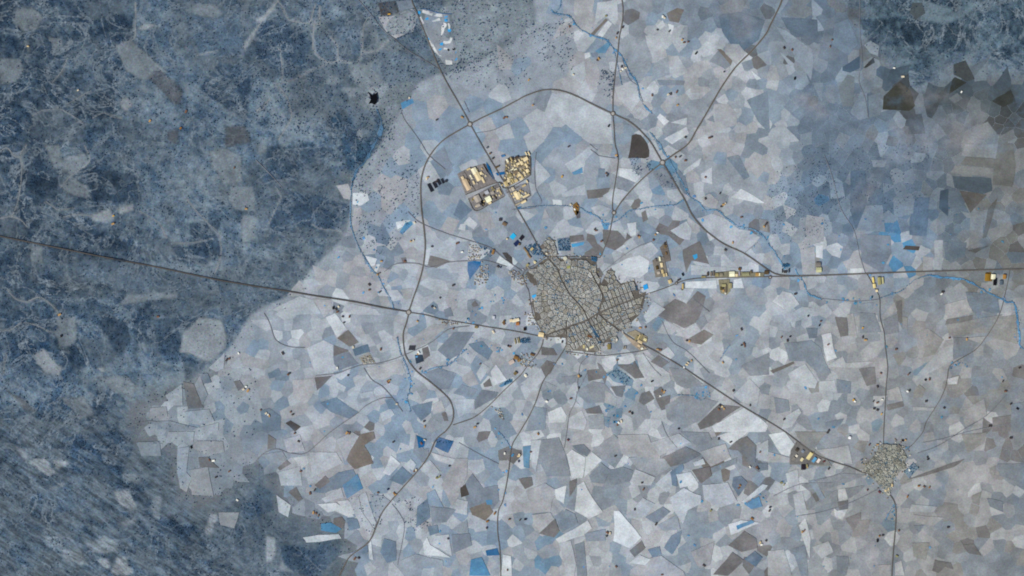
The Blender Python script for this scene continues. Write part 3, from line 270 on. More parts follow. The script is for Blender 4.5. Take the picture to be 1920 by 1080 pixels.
HLINE = [ # pale tracks and fire-breaks through the scrub: (tile, half-width px, points)
((1,0),2.6,'0,235 60,140 130,60 170,10'),((1,0),1.6,'170,10 250,150 400,180 480,190'),((1,0),2.2,'440,180 430,330 440,390 540,465 640,455 720,470'),((1,0),2.2,'480,190 480,60'),((1,0),2.2,'410,170 450,40'),
((1,0),2.0,'620,450 610,340 560,280'),((1,0),2.0,'760,470 800,390 810,200 850,130'),((1,0),2.4,'800,390 900,385 1010,300'),((1,0),1.4,'160,640 330,580 540,470'),((1,0),1.6,'200,600 190,400 160,360'),((1,0),2.6,'0,840 60,790 110,740'),
((1,0),1.8,'170,1050 230,960 270,870 240,740 180,650'),((0,1),1.8,'210,10 160,80 170,180 160,340 130,470 90,540 0,560'),((0,1),1.6,'0,60 60,30 110,90 150,100'),((0,1),1.3,'480,550 560,530 680,540'),((0,1),1.5,'640,10 680,130 540,240 460,330'),
((0,1),1.8,'90,540 160,570 210,620'),((0,1),1.3,'1050,500 1190,590 1250,710'),((0,1),1.5,'1400,420 1560,590 1650,680 1660,850 1610,980'),((0,1),1.3,'1290,740 1450,740 1600,710'),((0,1),1.2,'350,430 440,490 560,480'),
((0,2),1.6,'60,10 120,80 200,100 290,70 350,90 430,170 450,220'),((0,2),1.5,'0,325 90,310 170,260 280,280 380,325 430,330'),((0,2),1.2,'60,480 30,640'),((0,0),1.6,'1020,20 1020,220 1010,290 930,330'),((0,0),1.4,'510,440 470,530 400,620'),
((0,0),1.5,'700,890 780,850 850,880 920,890'),((0,0),1.3,'430,800 600,900 630,930'),((0,0),1.2,'500,790 690,680'),((1,1),1.4,'640,670 560,640 480,640 420,600'),((1,1),1.4,'100,600 190,400 160,330'),((0,0),1.2,'250,870 330,830 430,820'),((0,0),1.2,'1640,380 1480,420'),
]
PATCHPX = [
('c',[(700,60),(790,110),(850,135),(800,150),(760,195),(740,215),(705,180),(690,120)]),('c',[(640,200),(700,160),(740,200),(722,262),(690,290),(700,240),(660,240)]),('h',[(560,60),(690,40),(700,140),(640,220),(560,200)]),
('c',[(830,0),(1000,0),(1002,45),(960,82),(900,112),(850,135),(838,60)]),('c',[(840,-60),(1010,-60),(1010,60),(900,130),(840,130)]),('h',[(-200,770),(240,785),(330,830),(520,890),(640,1010),(640,1280),(-200,1280)]),('h',[(420,360),(500,300),(620,340),(640,440),(480,450)]),
('c',[(650,330),(690,300),(722,262),(735,240),(700,330),(662,420),(640,450),(600,490),(640,420)]),('h',[(400,520),(560,470),(600,490),(560,536),(520,566),(472,590)]),
('h',[(120,470),(300,510),(480,545),(470,590),(300,560),(120,540)]),('h',[(330,0),(560,0),(560,130),(430,160),(330,90)]),
]
G = 3.2
gx = np.arange(-330, 2253, G); gy = np.arange(-240, 1323, G)
GX, GY = np.meshgrid(gx, gy)
wx = 5*(fbm(N4, GX/22, GY/22, 3)-0.5)*2; wy = 5*(fbm(N5, GX/22, GY/22, 3)-0.5)*2
PX, PY = GX+wx, GY+wy                                  # ragged edges
sl = scrubL(PX, PY); sr = scrubR(PX, PY); sl0 = scrubL(GX, GY); sr0 = scrubR(GX, GY)
lowf = 1+3.5*sstep(650, 740, GY)
scr = np.maximum(sstep(-4, 5, sl/lowf+(fbm(N3, GX/12, GY/12, 3)-0.5)*10*(lowf-1)/3.5), sstep(-16, 16, sr))
nz = fbm(N3, GX/55, GY/55, 5); nf = fbm(N2, GX/9+50, GY/9, 3)
strike = fbm(N2, (PX*0.84+PY*0.54)/40, (-PX*0.54+PY*0.84)/11, 3)
bl = sstep(650, 860, GY)*sstep(560, 330, GX)
dens = 0.62+0.7*(nz-0.5)+1.0*(nf-0.5)
dens = dens+0.30*sstep(420, 0, GX)*(1-bl)+0.25*sstep(0, 60, sr)  # denser towards the left edge, partly painting in lens darkening
dehesa = sstep(40, -10, sdist([(480,60),(700,0),(1010,0),(1010,60),(880,140),(760,200),(720,270),(600,260),(480,230)], GX, GY))
dens = np.where(dehesa < 0.5, dens-0.15, dens)
tint = np.zeros(GX.shape+(3,)); tw = np.zeros(GX.shape)
KIND = dict(W=(0.06,(170,172,178),0.9), c=(0.22,(138,145,153),0.85), h=(0.52,(92,110,130),0.7), F=(0.65,(84,106,130),0.7), U=(1.0,(54,86,114),0.8), D=(0.95,(46,70,98),0.55), B=(0.45,(76,76,82),0.9))
def apply(mask, k, sl_):
    dv, c, st = KIND[k]
    m = mask*st; d_, t_, w_ = dens[sl_], tint[sl_], tw[sl_]
    dens[sl_] = d_*(1-m)+m*(dv+1.0*(nf[sl_]-0.5)); tint[sl_] = t_*(1-m[..., None])+m[..., None]*np.array(c, float); tw[sl_] = w_*(1-m)+m
def window(P, pad):
    P = np.asarray(P); i0 = max(0, int((P[:,0].min()-pad-gx[0])/G)); i1 = min(len(gx), int((P[:,0].max()+pad-gx[0])/G)+2)
    j0 = max(0, int((P[:,1].min()-pad-gy[0])/G)); j1 = min(len(gy), int((P[:,1].max()+pad-gy[0])/G)+2); return (slice(j0, j1), slice(i0, i1))
for k, P in PATCHPX:
    w0 = window(P, 40); apply(sstep(-22, 26, sdist(P, PX[w0], PY[w0])), k, w0)
for tl, k, s in PATCH:
    P = T(*tl, s)
    w0 = window(P, 12); apply(sstep(-2.6, 2.6, sdist(P, PX[w0], PY[w0])), k, w0)
for k, P in (('U',[(618,222),(636,212),(648,255),(662,288),(700,240),(708,212),(718,240),(712,262),(690,300),(662,334),(648,300),(640,270)]),):
    w0 = window(P, 12); apply(sstep(-4, 6, sdist(P, PX[w0], PY[w0])), k, w0)
for tl, hw, s in HLINE:
    P = np.array(T(*tl, s)); w0 = window(P, 14); QX, QY = PX[w0], PY[w0]; d2 = np.full(QX.shape, 1e9)
    for (x0, y0), (x1, y1) in zip(P[:-1], P[1:]):
        dx, dy = x1-x0, y1-y0; t = np.clip(((QX-x0)*dx+(QY-y0)*dy)/(dx*dx+dy*dy+1e-9), 0, 1)
        d2 = np.minimum(d2, (QX-x0-t*dx)**2+(QY-y0-t*dy)**2)
    apply(0.75*sstep(hw+1.5, hw-1.0, np.sqrt(d2)), 'W', w0)
dens = dens+bl*(1.5*(strike-0.5)+0.02)-0.42*sstep(60, 0, sl0)*sstep(640, 740, GY)-0.25*sstep(70, 0, sl0)*sstep(330, 200, GY)-0.3*sstep(60, 0, sr0)
dens = np.clip(dens, 0, 1)
lf = sstep(420, 60, GX)[..., None]*sstep(760, 500, GY)[..., None]  # left-edge vignette darkening put into the hill colours
open_c, wood_c = np.array((122.,134,145))*(1-0.12*lf), np.array((47.,72,100))*(1-0.22*lf)
soil = open_c*(1-dens[..., None])+wood_c*dens[..., None]
soil = soil*(1-0.62*tw[..., None])+tint*0.62*tw[..., None]
teal = sstep(0, 50, sr)[..., None]; soil = soil*(1-0.5*teal)+np.array((56.,70,78))*(0.36+0.8*(1-dens[..., None]))*0.5*teal*1.5
plain_c = np.array((150.,157,167))
low = sstep(650, 740, GY)
pc = plain_c*(1-0.30*sstep(-110, 0, sr0)[..., None])*(1-0.26*(sstep(-90, 0, sl0)*low)[..., None])
gcol = soil*scr[..., None]+pc*(1-scr[..., None])
GH = height(GX, GY, sl0, sr0)
ny, nx = GX.shape
vx, vy = W(GX, GY)
gv = np.c_[vx.ravel(), vy.ravel(), GH.ravel()]
i0 = (np.arange(ny-1)[:, None]*nx+np.arange(nx-1)[None]).ravel()
gf = np.c_[i0, i0+nx, i0+nx+1, i0+1]
# skirt of coarse land out to the horizon
me = bpy.data.meshes.new('ground')
B = 160000.0
cx0, cx1, cy0, cy1 = vx.min(), vx.max(), vy.min(), vy.max()
rim = np.array([(-B,B,0),(B,B,0),(B,-B,0),(-B,-B,0)])
nv = len(gv)
top = list(range(nx)); right = [r*nx+nx-1 for r in range(ny)]; bot = [(ny-1)*nx+c for c in range(nx-1,-1,-1)]; left = [r*nx for r in range(ny-1,-1,-1)]
allv = np.r_[gv, rim]
faces = gf.tolist()
def fan(edge, a, b):
    for p, q in zip(edge[:-1], edge[1:]): faces.append([q, p, a])
    faces.append([a, b, edge[-1]][::-1])
fan(top, nv, nv+1); fan(right, nv+1, nv+2); fan(bot, nv+2, nv+3); fan(left, nv+3, nv)
me.from_pydata(allv.tolist(), [], faces)
gc = lin(np.r_[gcol.reshape(-1, 3), np.tile(plain_c*0.85, (4, 1))])
ca = me.color_attributes.new('Col', 'FLOAT_COLOR', 'POINT')
ga = np.r_[(scr*np.clip(0.25+0.75*dens, 0, 1)).ravel(), np.zeros(4)]
ca.data.foreach_set('color', np.c_[gc, ga].astype(np.float32).ravel())
sa_ = me.attributes.new('strike', 'FLOAT', 'POINT'); sa_.data.foreach_set('value', np.r_[(0.72*bl*scr).ravel(), np.zeros(4)].astype(np.float32))
me.polygons.foreach_set('use_smooth', [True]*len(me.polygons)); me.materials.append(M_ground)
ground = bpy.data.objects.new('ground', me); col.objects.link(ground)
tag(ground, 'plain of dusty soil rising into dark wooded hills on the left', 'ground', kind='structure')
def grid_at(A, X, Y):
    i = np.clip(((np.asarray(X)-gx[0])/G).astype(int), 0, nx-1); j = np.clip(((np.asarray(Y)-gy[0])/G).astype(int), 0, ny-1)
    return A[j, i]
def gz(X, Y):
    """height of the ground sheet itself (bilinear on the grid)"""
    u = np.clip((np.asarray(X, float)-gx[0])/G, 0, nx-1.001); v = np.clip((np.asarray(Y, float)-gy[0])/G, 0, ny-1.001)
    i = u.astype(int); j = v.astype(int); a = u-i; b = v-j
    return (GH[j, i]*(1-a)+GH[j, i+1]*a)*(1-b)+(GH[j+1, i]*(1-a)+GH[j+1, i+1]*a)*b
# ---------------------------------------------------------------- field mosaic
def clip_half(poly, px, py, nxn, nyn):
    """keep the side where (p - P).n <= 0"""
    out = []; n = len(poly)
    for i in range(n):
        a = poly[i]; b = poly[(i+1) % n]
        da = (a[0]-px)*nxn+(a[1]-py)*nyn; db = (b[0]-px)*nxn+(b[1]-py)*nyn
        if da <= 0: out.append(a)
        if da*db < 0:
            t = da/(da-db); out.append((a[0]+t*(b[0]-a[0]), a[1]+t*(b[1]-a[1])))
    return out
def voronoi(pts, R, ok=None):
    P = np.asarray(pts); cells = []
    for i, (x, y) in enumerate(P):
        if ok is not None and not ok[i]: cells.append(None); continue
        d = (P[:,0]-x)**2+(P[:,1]-y)**2
        poly = [(x-R,y-R),(x+R,y-R),(x+R,y+R),(x-R,y+R)]
        for j in np.argsort(d)[1:36]:
            mx, my = (x+P[j,0])/2, (y+P[j,1])/2
            poly = clip_half(poly, mx, my, P[j,0]-x, P[j,1]-y)
            if len(poly) < 3: break
        cells.append(poly if len(poly) >= 3 else None)
    return cells
def area(p):
    p = np.asarray(p); x, y = p[:,0], p[:,1]
    return 0.5*abs(np.dot(x, np.roll(y, -1))-np.dot(y, np.roll(x, -1)))
def inset(poly, d):
    """inset a convex polygon"""
    a = 0; n = len(poly)
    for i in range(n): a += poly[i][0]*poly[(i+1)%n][1]-poly[(i+1)%n][0]*poly[i][1]
    s = 1 if a > 0 else -1; out = poly
    for i in range(n):
        x0, y0 = poly[i]; x1, y1 = poly[(i+1)%n]; L = math.hypot(x1-x0, y1-y0)
        if L < 1e-6: continue
        nxx, nyy = s*(y1-y0)/L, -s*(x1-x0)/L           # outward
        out = clip_half(out, x0-nxx*d, y0-nyy*d, nxx, nyy)
        if len(out) < 3: return None
    return out
def rough_edge(poly, step=4.0, amp=3.2):
    out = []; n = len(poly)
    for i in range(n):
        (x0, y0), (x1, y1) = poly[i], poly[(i+1) % n]; k = max(1, int(math.hypot(x1-x0, y1-y0)/step))
        for j in range(k): out.append((x0+(x1-x0)*j/k, y0+(y1-y0)*j/k))
    q = np.array(out)
    q[:,0] += amp*2*(fbm(N4, q[:,0]/30, q[:,1]/30, 3)-0.5); q[:,1] += amp*2*(fbm(N5, q[:,0]/30+40, q[:,1]/30, 3)-0.5)
    return q
seeds = []; scol = []
for (c, r), s in FSEED.items():
    for e in s.split():
        a, b, k = e.split(','); seeds.append((c*480+float(a)/4, r*270+float(b)/4)); scol.append(k)
nman = len(seeds)
tries = np.c_[np.random.uniform(-300, 2220, 42000), np.random.uniform(-220, 1300, 42000)]
ts = np.maximum(scrubL(tries[:,0], tries[:,1]), scrubR(tries[:,0], tries[:,1]))
arr = np.zeros((4000, 2)); arr[:nman] = seeds; na = nman
for (x, y), sdv in zip(tries, ts):
    if sdv > (6 if x > 1400 else -4): continue
    md = (24 if (y < 430 and x < 1150) else 14.5) if (0 < x < 1920 and 0 < y < 1080) else 30
    d = (arr[:na,0]-x)**2+(arr[:na,1]-y)**2
    if d.min() < md*md: continue
    k = [scol[i] for i in np.argsort(d[:nman])[:5]]
    k = random.choice([c for c in k if c not in 'kczux'] or ['m'])
    if random.random() < 0.25: k = random.choice('lmpb' if y < 430 and x < 1150 else ('wllpmp' if x < 1500 else 'pqmlgw'))  # right-hand filler gets duller tones, painting in the vignette
    arr[na] = (x, y); na += 1; scol.append(k)
    if na >= 3990: break
pts = arr[:na]
sd_all = np.maximum(scrubL(pts[:,0], pts[:,1]), scrubR(pts[:,0], pts[:,1]))
cells = voronoi(pts, 90, ok=sd_all < np.where(pts[:,0] > 1400, 9, 3))
fields = []                                             # (area, outline px, z, colour)
for i, c in enumerate(cells):
    if c is None: continue
    c = inset(c, random.uniform(0.03, 0.22))
    if c is None: continue
    q = rough_edge(c)
    sdv = np.maximum(scrubL(q[:,0], q[:,1]), scrubR(q[:,0], q[:,1]))
    if (sdv > 6).mean() > (0.6 if q[:,0].mean() > 1400 else 0.3): continue
    k = scol[i]; cc = np.mean([pal(a, 0.02) for a in k], axis=0)
    if len(k) == 1 and k in 'wlpmgbsv': cc = 0.8*cc+0.2*np.array((160,164,172))
    fields.append((area(c), q, 0.3, cc*random.uniform(0.985, 1.015)))
ip = 0
for (c, r), s in FPOLY.items():
    for e in s.split('|'):
        k, p = e.split(':'); P = T(c, r, p); ip += 1
        fields.append((area(P)*1.6, rough_edge(P, 3.5, 1.6), 0.6+0.01*ip, pal(k, 0.03)))
# small watered plots and damp hollows, bright blue-green
def blotch(X, Y, r):
    a = np.arange(9)*2*math.pi/9; rr = r*np.random.uniform(0.5, 1.25, 9); e = random.uniform(0.5, 1.0); th = random.uniform(0, 3.14)
    u, v = np.cos(a)*rr, np.sin(a)*rr*e
    return np.c_[X+u*math.cos(th)-v*math.sin(th), Y+u*math.sin(th)+v*math.cos(th)]
_SP = [np.array([tuple(map(float, e.split(','))) for e in s.split()]) for s in (
 '1032,15 1080,47 1135,75 1165,105 1195,157 1210,200 1235,230','1240,275 1280,345 1310,380 1365,412 1430,442 1467,497 1490,505','1282,375 1235,386 1180,395 1135,422 1090,390','1740,516 1815,527 1875,559 1907,587 1912,647',
 '668,330 657,390 680,477 720,540 739,582','745,632 767,700 766,757','790,700 842,684 875,655','1090,690 1130,700 1160,720 1190,735','1140,765 1150,790 1170,775','930,800 960,845 950,890 940,960','1380,950 1420,930 1440,940','1640,560 1600,565 1540,560','1780,690 1810,680','1700,830 1690,870','1680,940 1665,985','960,560 900,580 870,620','880,640 930,660 960,650','1330,735 1300,745')]
for k in range(330):
    if k < 210:
        P = _SP[k % len(_SP)]; i = random.randrange(len(P)-1); t = random.random(); X, Y = P[i]*(1-t)+P[i+1]*t+np.random.normal(0, 5, 2)
    else: X, Y = random.uniform(560, 1880), random.uniform(380, 1070)
    if scrubL(np.array([X]), np.array([Y]))[0] > -3: continue
    fields.append((2.0, blotch(X, Y, random.uniform(1.2, 3.6)), 4.75, np.array((84,150,194))*random.uniform(0.85, 1.12)+np.array((random.uniform(-14, 26), 0, 0))))
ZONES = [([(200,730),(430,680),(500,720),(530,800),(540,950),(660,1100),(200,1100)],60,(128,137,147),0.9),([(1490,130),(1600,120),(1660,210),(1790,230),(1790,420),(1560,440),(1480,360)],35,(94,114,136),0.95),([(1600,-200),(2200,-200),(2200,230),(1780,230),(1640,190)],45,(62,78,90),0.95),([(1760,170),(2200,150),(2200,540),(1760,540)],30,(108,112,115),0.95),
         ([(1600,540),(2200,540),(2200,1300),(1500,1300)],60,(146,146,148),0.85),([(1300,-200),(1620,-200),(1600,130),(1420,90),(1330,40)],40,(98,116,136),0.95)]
for i, (a, q, z, c) in enumerate(fields):                # darker land towards the upper right; lens vignette darkening painted down the right side
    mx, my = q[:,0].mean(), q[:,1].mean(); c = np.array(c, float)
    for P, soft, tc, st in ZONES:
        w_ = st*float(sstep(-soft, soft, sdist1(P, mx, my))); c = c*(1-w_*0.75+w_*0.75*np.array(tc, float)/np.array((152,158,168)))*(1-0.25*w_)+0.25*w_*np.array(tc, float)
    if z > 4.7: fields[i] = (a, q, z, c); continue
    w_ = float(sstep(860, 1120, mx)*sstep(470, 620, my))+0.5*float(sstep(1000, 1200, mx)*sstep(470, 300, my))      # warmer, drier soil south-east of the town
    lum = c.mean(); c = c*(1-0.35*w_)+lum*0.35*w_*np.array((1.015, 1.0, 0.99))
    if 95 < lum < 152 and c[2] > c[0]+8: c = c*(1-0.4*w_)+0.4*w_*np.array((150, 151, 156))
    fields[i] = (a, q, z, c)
fields.sort(key=lambda f: -(f[0] if (f[1][:,0].mean() > 0 and f[1][:,0].mean() < 1920 and 0 < f[1][:,1].mean() < 1080) else 0))
def flat_ngon(q, z):
    x, y = W(q[:,0], q[:,1]); return np.c_[x, y, z+gz(q[:,0], q[:,1])]
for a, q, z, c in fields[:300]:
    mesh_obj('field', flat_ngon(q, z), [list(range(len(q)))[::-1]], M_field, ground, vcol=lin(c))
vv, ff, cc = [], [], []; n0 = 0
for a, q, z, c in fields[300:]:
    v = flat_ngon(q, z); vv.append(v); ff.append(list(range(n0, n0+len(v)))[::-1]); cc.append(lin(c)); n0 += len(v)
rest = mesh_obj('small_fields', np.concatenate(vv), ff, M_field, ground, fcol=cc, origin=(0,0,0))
tag(rest, kind='stuff')
# ---------------------------------------------------------------- ribbons: streams, tracks, roads
def spline(P, step=3.0):
    P = np.asarray(P, float); out = []
    E = np.r_[[2*P[0]-P[1]], P, [2*P[-1]-P[-2]]]
    for i in range(1, len(E)-2):
        p0, p1, p2, p3 = E[i-1:i+3]; k = max(1, int(np.linalg.norm(p2-p1)/step))
        for t in np.arange(k)/k:
            out.append(0.5*((2*p1)+(-p0+p2)*t+(2*p0-5*p1+4*p2-p3)*t*t+(-p0+3*p1-3*p2+p3)*t**3))
    out.append(P[-1]); return np.array(out)
def ribbon(name, C, hw, z, mat, parent=None, vcol=None, wob=0.0, kind=None, label=None, cat=None):
    """flat strip along C (px) with half-width hw (px)"""
    t = np.gradient(C, axis=0); t /= np.linalg.norm(t, axis=1)[:, None]+1e-9; nrm = np.c_[-t[:,1], t[:,0]]
    h = np.full(len(C), hw, float)
    h2 = h.copy()
    if wob:
        s = np.arange(len(C)); h = h*np.maximum(0.06, 1+wob*2*(fbm(N4, s/3.0, s*0+C[0,0], 3)-0.5)); h2 = h2*np.maximum(0.06, 1+wob*2*(fbm(N5, s/3.0, s*0+C[0,1], 3)-0.5))
    A = C+nrm*h[:, None]; Bp = C-nrm*h2[:, None]
    zz = np.maximum(np.maximum(gz(A[:,0], A[:,1]), gz(Bp[:,0], Bp[:,1])), gz(C[:,0], C[:,1]))
    ax, ay = W(A[:,0], A[:,1]); bx, by = W(Bp[:,0], Bp[:,1]); n = len(C)
    v = np.r_[np.c_[ax, ay, zz+z], np.c_[bx, by, zz+z]]
    f = [[i, i+1, n+i+1, n+i] for i in range(n-1)]
    a, b, c_, d = v[f[0]]; 
    if np.cross(b[:2]-a[:2], d[:2]-a[:2]) < 0: f = [q[::-1] for q in f]
    o = mesh_obj(name, v, f, mat, parent, vcol=None if vcol is None else lin(vcol))
    if parent is None: tag(o, label, cat, kind=kind)
    elif kind == 'stuff': tag(o, kind=kind)
    return o
STREAMS = [
 (2.0,(46,120,178),'1032,15 1040,25 1067,30 1080,47 1095,59 1115,69 1135,75 1150,90 1165,105 1180,135 1195,157 1200,185 1210,200 1222,212'),
 (2.6,(96,150,190),'1217,247 1230,262 1240,275 1250,295 1265,317 1280,345 1292,367 1310,380 1322,394 1345,395 1365,412 1385,425 1410,430 1430,442 1440,455 1455,477 1467,497'),
 (2.2,(66,140,190),'1490,505 1507,530 1512,545 1520,554 1540,560'),
 (1.6,(84,138,182),'1282,375 1265,384 1235,386 1205,391 1180,395 1167,407 1150,417 1135,422 1122,407 1102,399 1090,390'),
 (0.9,(110,146,180),'1090,390 1062,386 1015,386 990,389 965,393'),
 (1.2,(100,138,170),'1647,560 1670,552 1690,545 1715,525 1740,516'),
 (3.0,(44,122,180),'1740,516 1765,520 1790,522 1815,527 1835,539 1845,545 1875,559 1886,566 1900,567 1907,587 1910,622 1912,647 1921,656 1960,680'),
 (1.5,(90,138,178),'668,330 660,345 657,390 658,420 665,445 680,477 695,502 710,520 720,540 732,560 739,582'),
 (2.0,(104,148,190),'745,632 750,657 757,675 767,700 769,725 764,745 766,757 770,772'),
 (1.8,(112,156,198),'790,700 812,690 842,684 862,665 875,655'),
 (4.5,(36,84,128),'705,205 712,215 716,237 710,255 697,280 687,300 670,317 662,335 661,350'),
 (1.2,(96,144,186),'935,810 950,827 958,845'),
 (1.0,(90,140,180),'1150,90 1159,128 1166,160'),
 (1.3,(80,120,160),'1040,25 1050,12 1052,-10'),
 (1.4,(110,160,196),'1270,740 1300,742 1316,750 1330,738'),
 (1.2,(104,150,190),'1350,675 1358,660 1368,648'),
 (1.2,(96,146,186),'1660,975 1668,960 1676,945'),
]
for w_, c_, s in STREAMS:
    C = spline([tuple(map(float, e.split(','))) for e in s.split()])
    ribbon('stream', C, w_*0.42, 5.0, M_stream, vcol=0.45*np.array(c_)+0.55*np.array((128,150,170)), wob=2.2, kind='structure', label='blue-tinted stream bed winding between the fields', cat='stream')
TRACKS = [
 '765,397 787,417 835,437 880,451 920,465 945,485 978,508','720,510 742,495 780,494 807,501 840,492 880,489 905,488 925,492 950,500',
 '592,704 630,700 660,690 680,684 705,682 730,676 755,667 780,656 810,641 835,621 850,615 880,611','682,690 697,712 717,725 735,745 755,772',
 '495,587 505,605 517,637 542,650 572,652','735,746 715,747 687,760 670,775 655,785 617,812 592,835 570,851 542,849 517,842 492,852 480,865',
 '672,0 695,27 717,55 737,72 767,96 800,115 822,129','752,210 760,227 775,247 790,269 805,292 835,318','1887,740 1852,777 1807,805 1760,835 1720,850',
 '1085,735 1083,718 1085,700 1090,680 1110,664','1082,735 1078,755 1068,775 1064,800 1058,840','1107,280 1120,290 1122,292 1153,297','1105,270 1120,282',
 '1130,510 1165,482 1195,463 1225,452','1395,475 1420,455','1545,290 1560,330 1576,390 1600,430 1608,460 1612,480 1622,512','1612,0 1612,60 1616,110 1610,150 1622,185 1628,222',
 '960,393 1000,390 1015,378 1005,355 1002,320 1005,285','1560,905 1500,908 1450,930','1592,875 1570,890 1530,900','1650,915 1600,940 1540,960 1490,968','1730,830 1770,822 1830,806 1920,790',
 '480,300 510,330 530,352','1205,662 1225,690 1240,705','1690,815 1665,850','1150,215 1180,225','870,190 880,211','240,800 275,790 300,792 345,800','1240,790 1250,815 1270,840',
 '1000,500 1005,520 1012,548 1020,580','860,830 905,855 935,870','700,990 690,975 680,960 672,930','735,945 750,965 758,990 745,1060','892,250 925,244 950,232',
 '1165,105 1178,145 1195,160','1205,190 1195,165','1330,585 1300,560','1645,562 1600,565 1540,560','1100,700 1085,730','1240,600 1260,640 1290,660 1330,700',
]
for tl, hw, s in HLINE:
    ribbon('dirt_track', spline(T(*tl, s), 2.0), hw*0.30, 1.2, M_track, vcol=(140,142,146), wob=0.9, kind='structure', label='pale dirt track winding through the wooded hills', cat='track')
TC = [(122,120,126),(134,134,142),(150,152,164)]
for i, s in enumerate(TRACKS):
    C = spline([tuple(map(float, e.split(','))) for e in s.split()])
    ribbon('dirt_track', C, 0.62 if i < 6 else 0.5, 5.4, M_track, vcol=TC[0] if i < 12 else TC[1], wob=0.4, kind='structure', label='thin dirt track between the fields', cat='track')
ROADS = [
 ('ring_road','wide ring road curving round the west side of the town',1.75,'881,233 858,246 835,260 817,277 803,297 794,318 789,343 789,372 791,400 795,430 797,455 796,480 792,505 785,530 775,558 767,582'),
 ('ring_road','ring road bending south past the lower left fields',1.65,'766,588 762,605 756,625 757,650 762,670 780,695 805,715 830,736 844,752 850,772 847,792 835,809 831,812 817,825 805,852 792,872 775,892 757,912 735,937 717,960 707,982 697,1007 685,1022 655,1045 640,1072 600,1150'),
 ('ring_road','ring road arching over the north of the town between two roundabouts',1.7,'884,231 912,217 940,204 970,188 985,180 1010,171 1032,168 1055,171 1080,180 1110,195 1135,207 1146,212'),
 ('ring_road','ring road running down the right side to the straight highway',1.75,'1152,214 1157,217 1175,225 1192,237 1207,252 1222,270 1242,305 1252,321 1272,355 1285,377 1297,402 1315,425 1335,442 1360,459 1395,475 1440,506 1460,515 1490,517.5 1552,516 1625,513 1740,509 1920,504.5 2200,498'),
 ('highway','straight dark road crossing the wooded hills from the left edge',1.9,'-300,385 0,443 100,463 200,483 300,502 400,523 480,537 540,546 600,556 660,565 720,577 763,584'),
 ('highway','road from the west roundabout into the town',1.2,'769,586 800,591 830,599 880,607 920,614 960,620 1000,628 1018,632'),
 ('road','road dropping past the golf course to the north-west roundabout',1.4,'760,-60 772,0 780,20 792,50 805,82 820,120 835,150 855,185 875,220 879,229'),
 ('road','road from the north-west roundabout through the factory estate to the town',1.35,'883,236 892,252 905,275 918,297 929,315 938,330 950,350 960,370 970,392 985,418 1000,445 1012,467 1024,481'),
 ('road','road leaving the picture at the top from the northern roundabout',1.4,'1149,209 1149,195 1150,170 1154,130 1158,100 1161,70 1166,45 1168,20 1166,0 1160,-60'),
 ('road','road from the northern roundabout down to the town',1.25,'1149,217 1151,240 1153,270 1157,285 1159,300 1157,320 1153,345 1149,370 1148,390 1150,399 1147,415 1142,440 1133,465 1125,483'),
 ('road','road running up to the upper right corner from the eastern junction',2.1,'1242,305 1260,292 1290,270 1305,245 1320,220 1340,185 1355,160 1380,125 1410,95 1435,65 1445,45 1460,15 1470,-10 1500,-80'),
 ('road','road linking the eastern junction with the small roundabout above the town',1.7,'1242,305 1225,318 1205,335 1185,355 1165,378 1153,397'),
 ('road','road curving up from the ring road to the lower left of the town',1.15,'849,797 870,790 890,782 915,762 942,735 959,719 977,702 992,682 1007,665 1016,647 1019,632'),
 ('road','road heading straight down from the town to the bottom edge',1.25,'1062,617 1061,647 1047,672 1032,695 1017,717 1005,752 992,780 975,809 960,835 955,870 950,905 942,940 934,960 933,997 937,1030 939,1079 938,1150'),
 ('road','straight road from the town towards the village at the lower right',1.4,'1122,588 1140,603 1160,617 1170,625 1197,642 1235,662 1285,692 1315,712 1350,735 1390,761 1440,790 1472,810 1500,831 1530,852 1560,865 1592,875 1615,885 1635,892 1647,906 1670,930 1679,950 1679,985 1675,1030 1672,1080 1670,1150'),
 ('road','long lane running down from the highway to the village',0.95,'1625,513 1640,540 1649,560 1650,595 1657,622 1660,652 1664,690 1661,725 1659,765 1657,800 1656,832'),
 ('road','winding lane from the right edge down to the village',0.85,'1893,506 1890,525 1885,547 1877,580 1865,607 1845,637 1827,657 1790,679 1779,690 1774,720 1762,750 1737,790 1730,810 1712,832 1698,845'),
 ('avenue','avenue leaving the east of the town for the highway',1.35,'1018,632 1035,624 1060,615 1072,610 1100,600 1122,587 1150,575 1185,562 1215,551 1247,540 1270,531 1287,525 1322,521 1385,520 1440,519 1490,518'),
 ('avenue','bypass along the bottom edge of the town',0.95,'1060,659 1100,664 1130,667 1160,664 1197,659 1215,655'),
 ('avenue','street down the west edge of the town',0.95,'1024,481 1005,495 981,512 987,537 991,545 995,570 1001,595 1010,610 1019,630'),
 ('avenue','street along the top edge of the town',1.1,'1024,481 1055,481 1090,482 1125,483'),
 ('avenue','main street cutting through the old town',0.9,'1024,481 1044,502 1053,524 1067,549 1075.5,559 1093,579 1102,598 1115,621 1123,634'),
 ('avenue','street down the right of the old town',0.8,'1112,518 1128,548 1129,562 1121,588'),
]
for nm, lb, hw, s in ROADS:
    C = spline([tuple(map(float, e.split(','))) for e in s.split()], 2.5)
    hill = lb.startswith('straight dark')
    o = ribbon(nm, C, hw*(0.30 if nm == 'avenue' else 0.42), 6.6, M_road, kind='structure', label=lb, cat='road')
    ribbon('verge', C, hw*(0.55 if nm == 'avenue' else 0.72), 6.0, M_vergeh if hill else M_verge, o, wob=0.25)
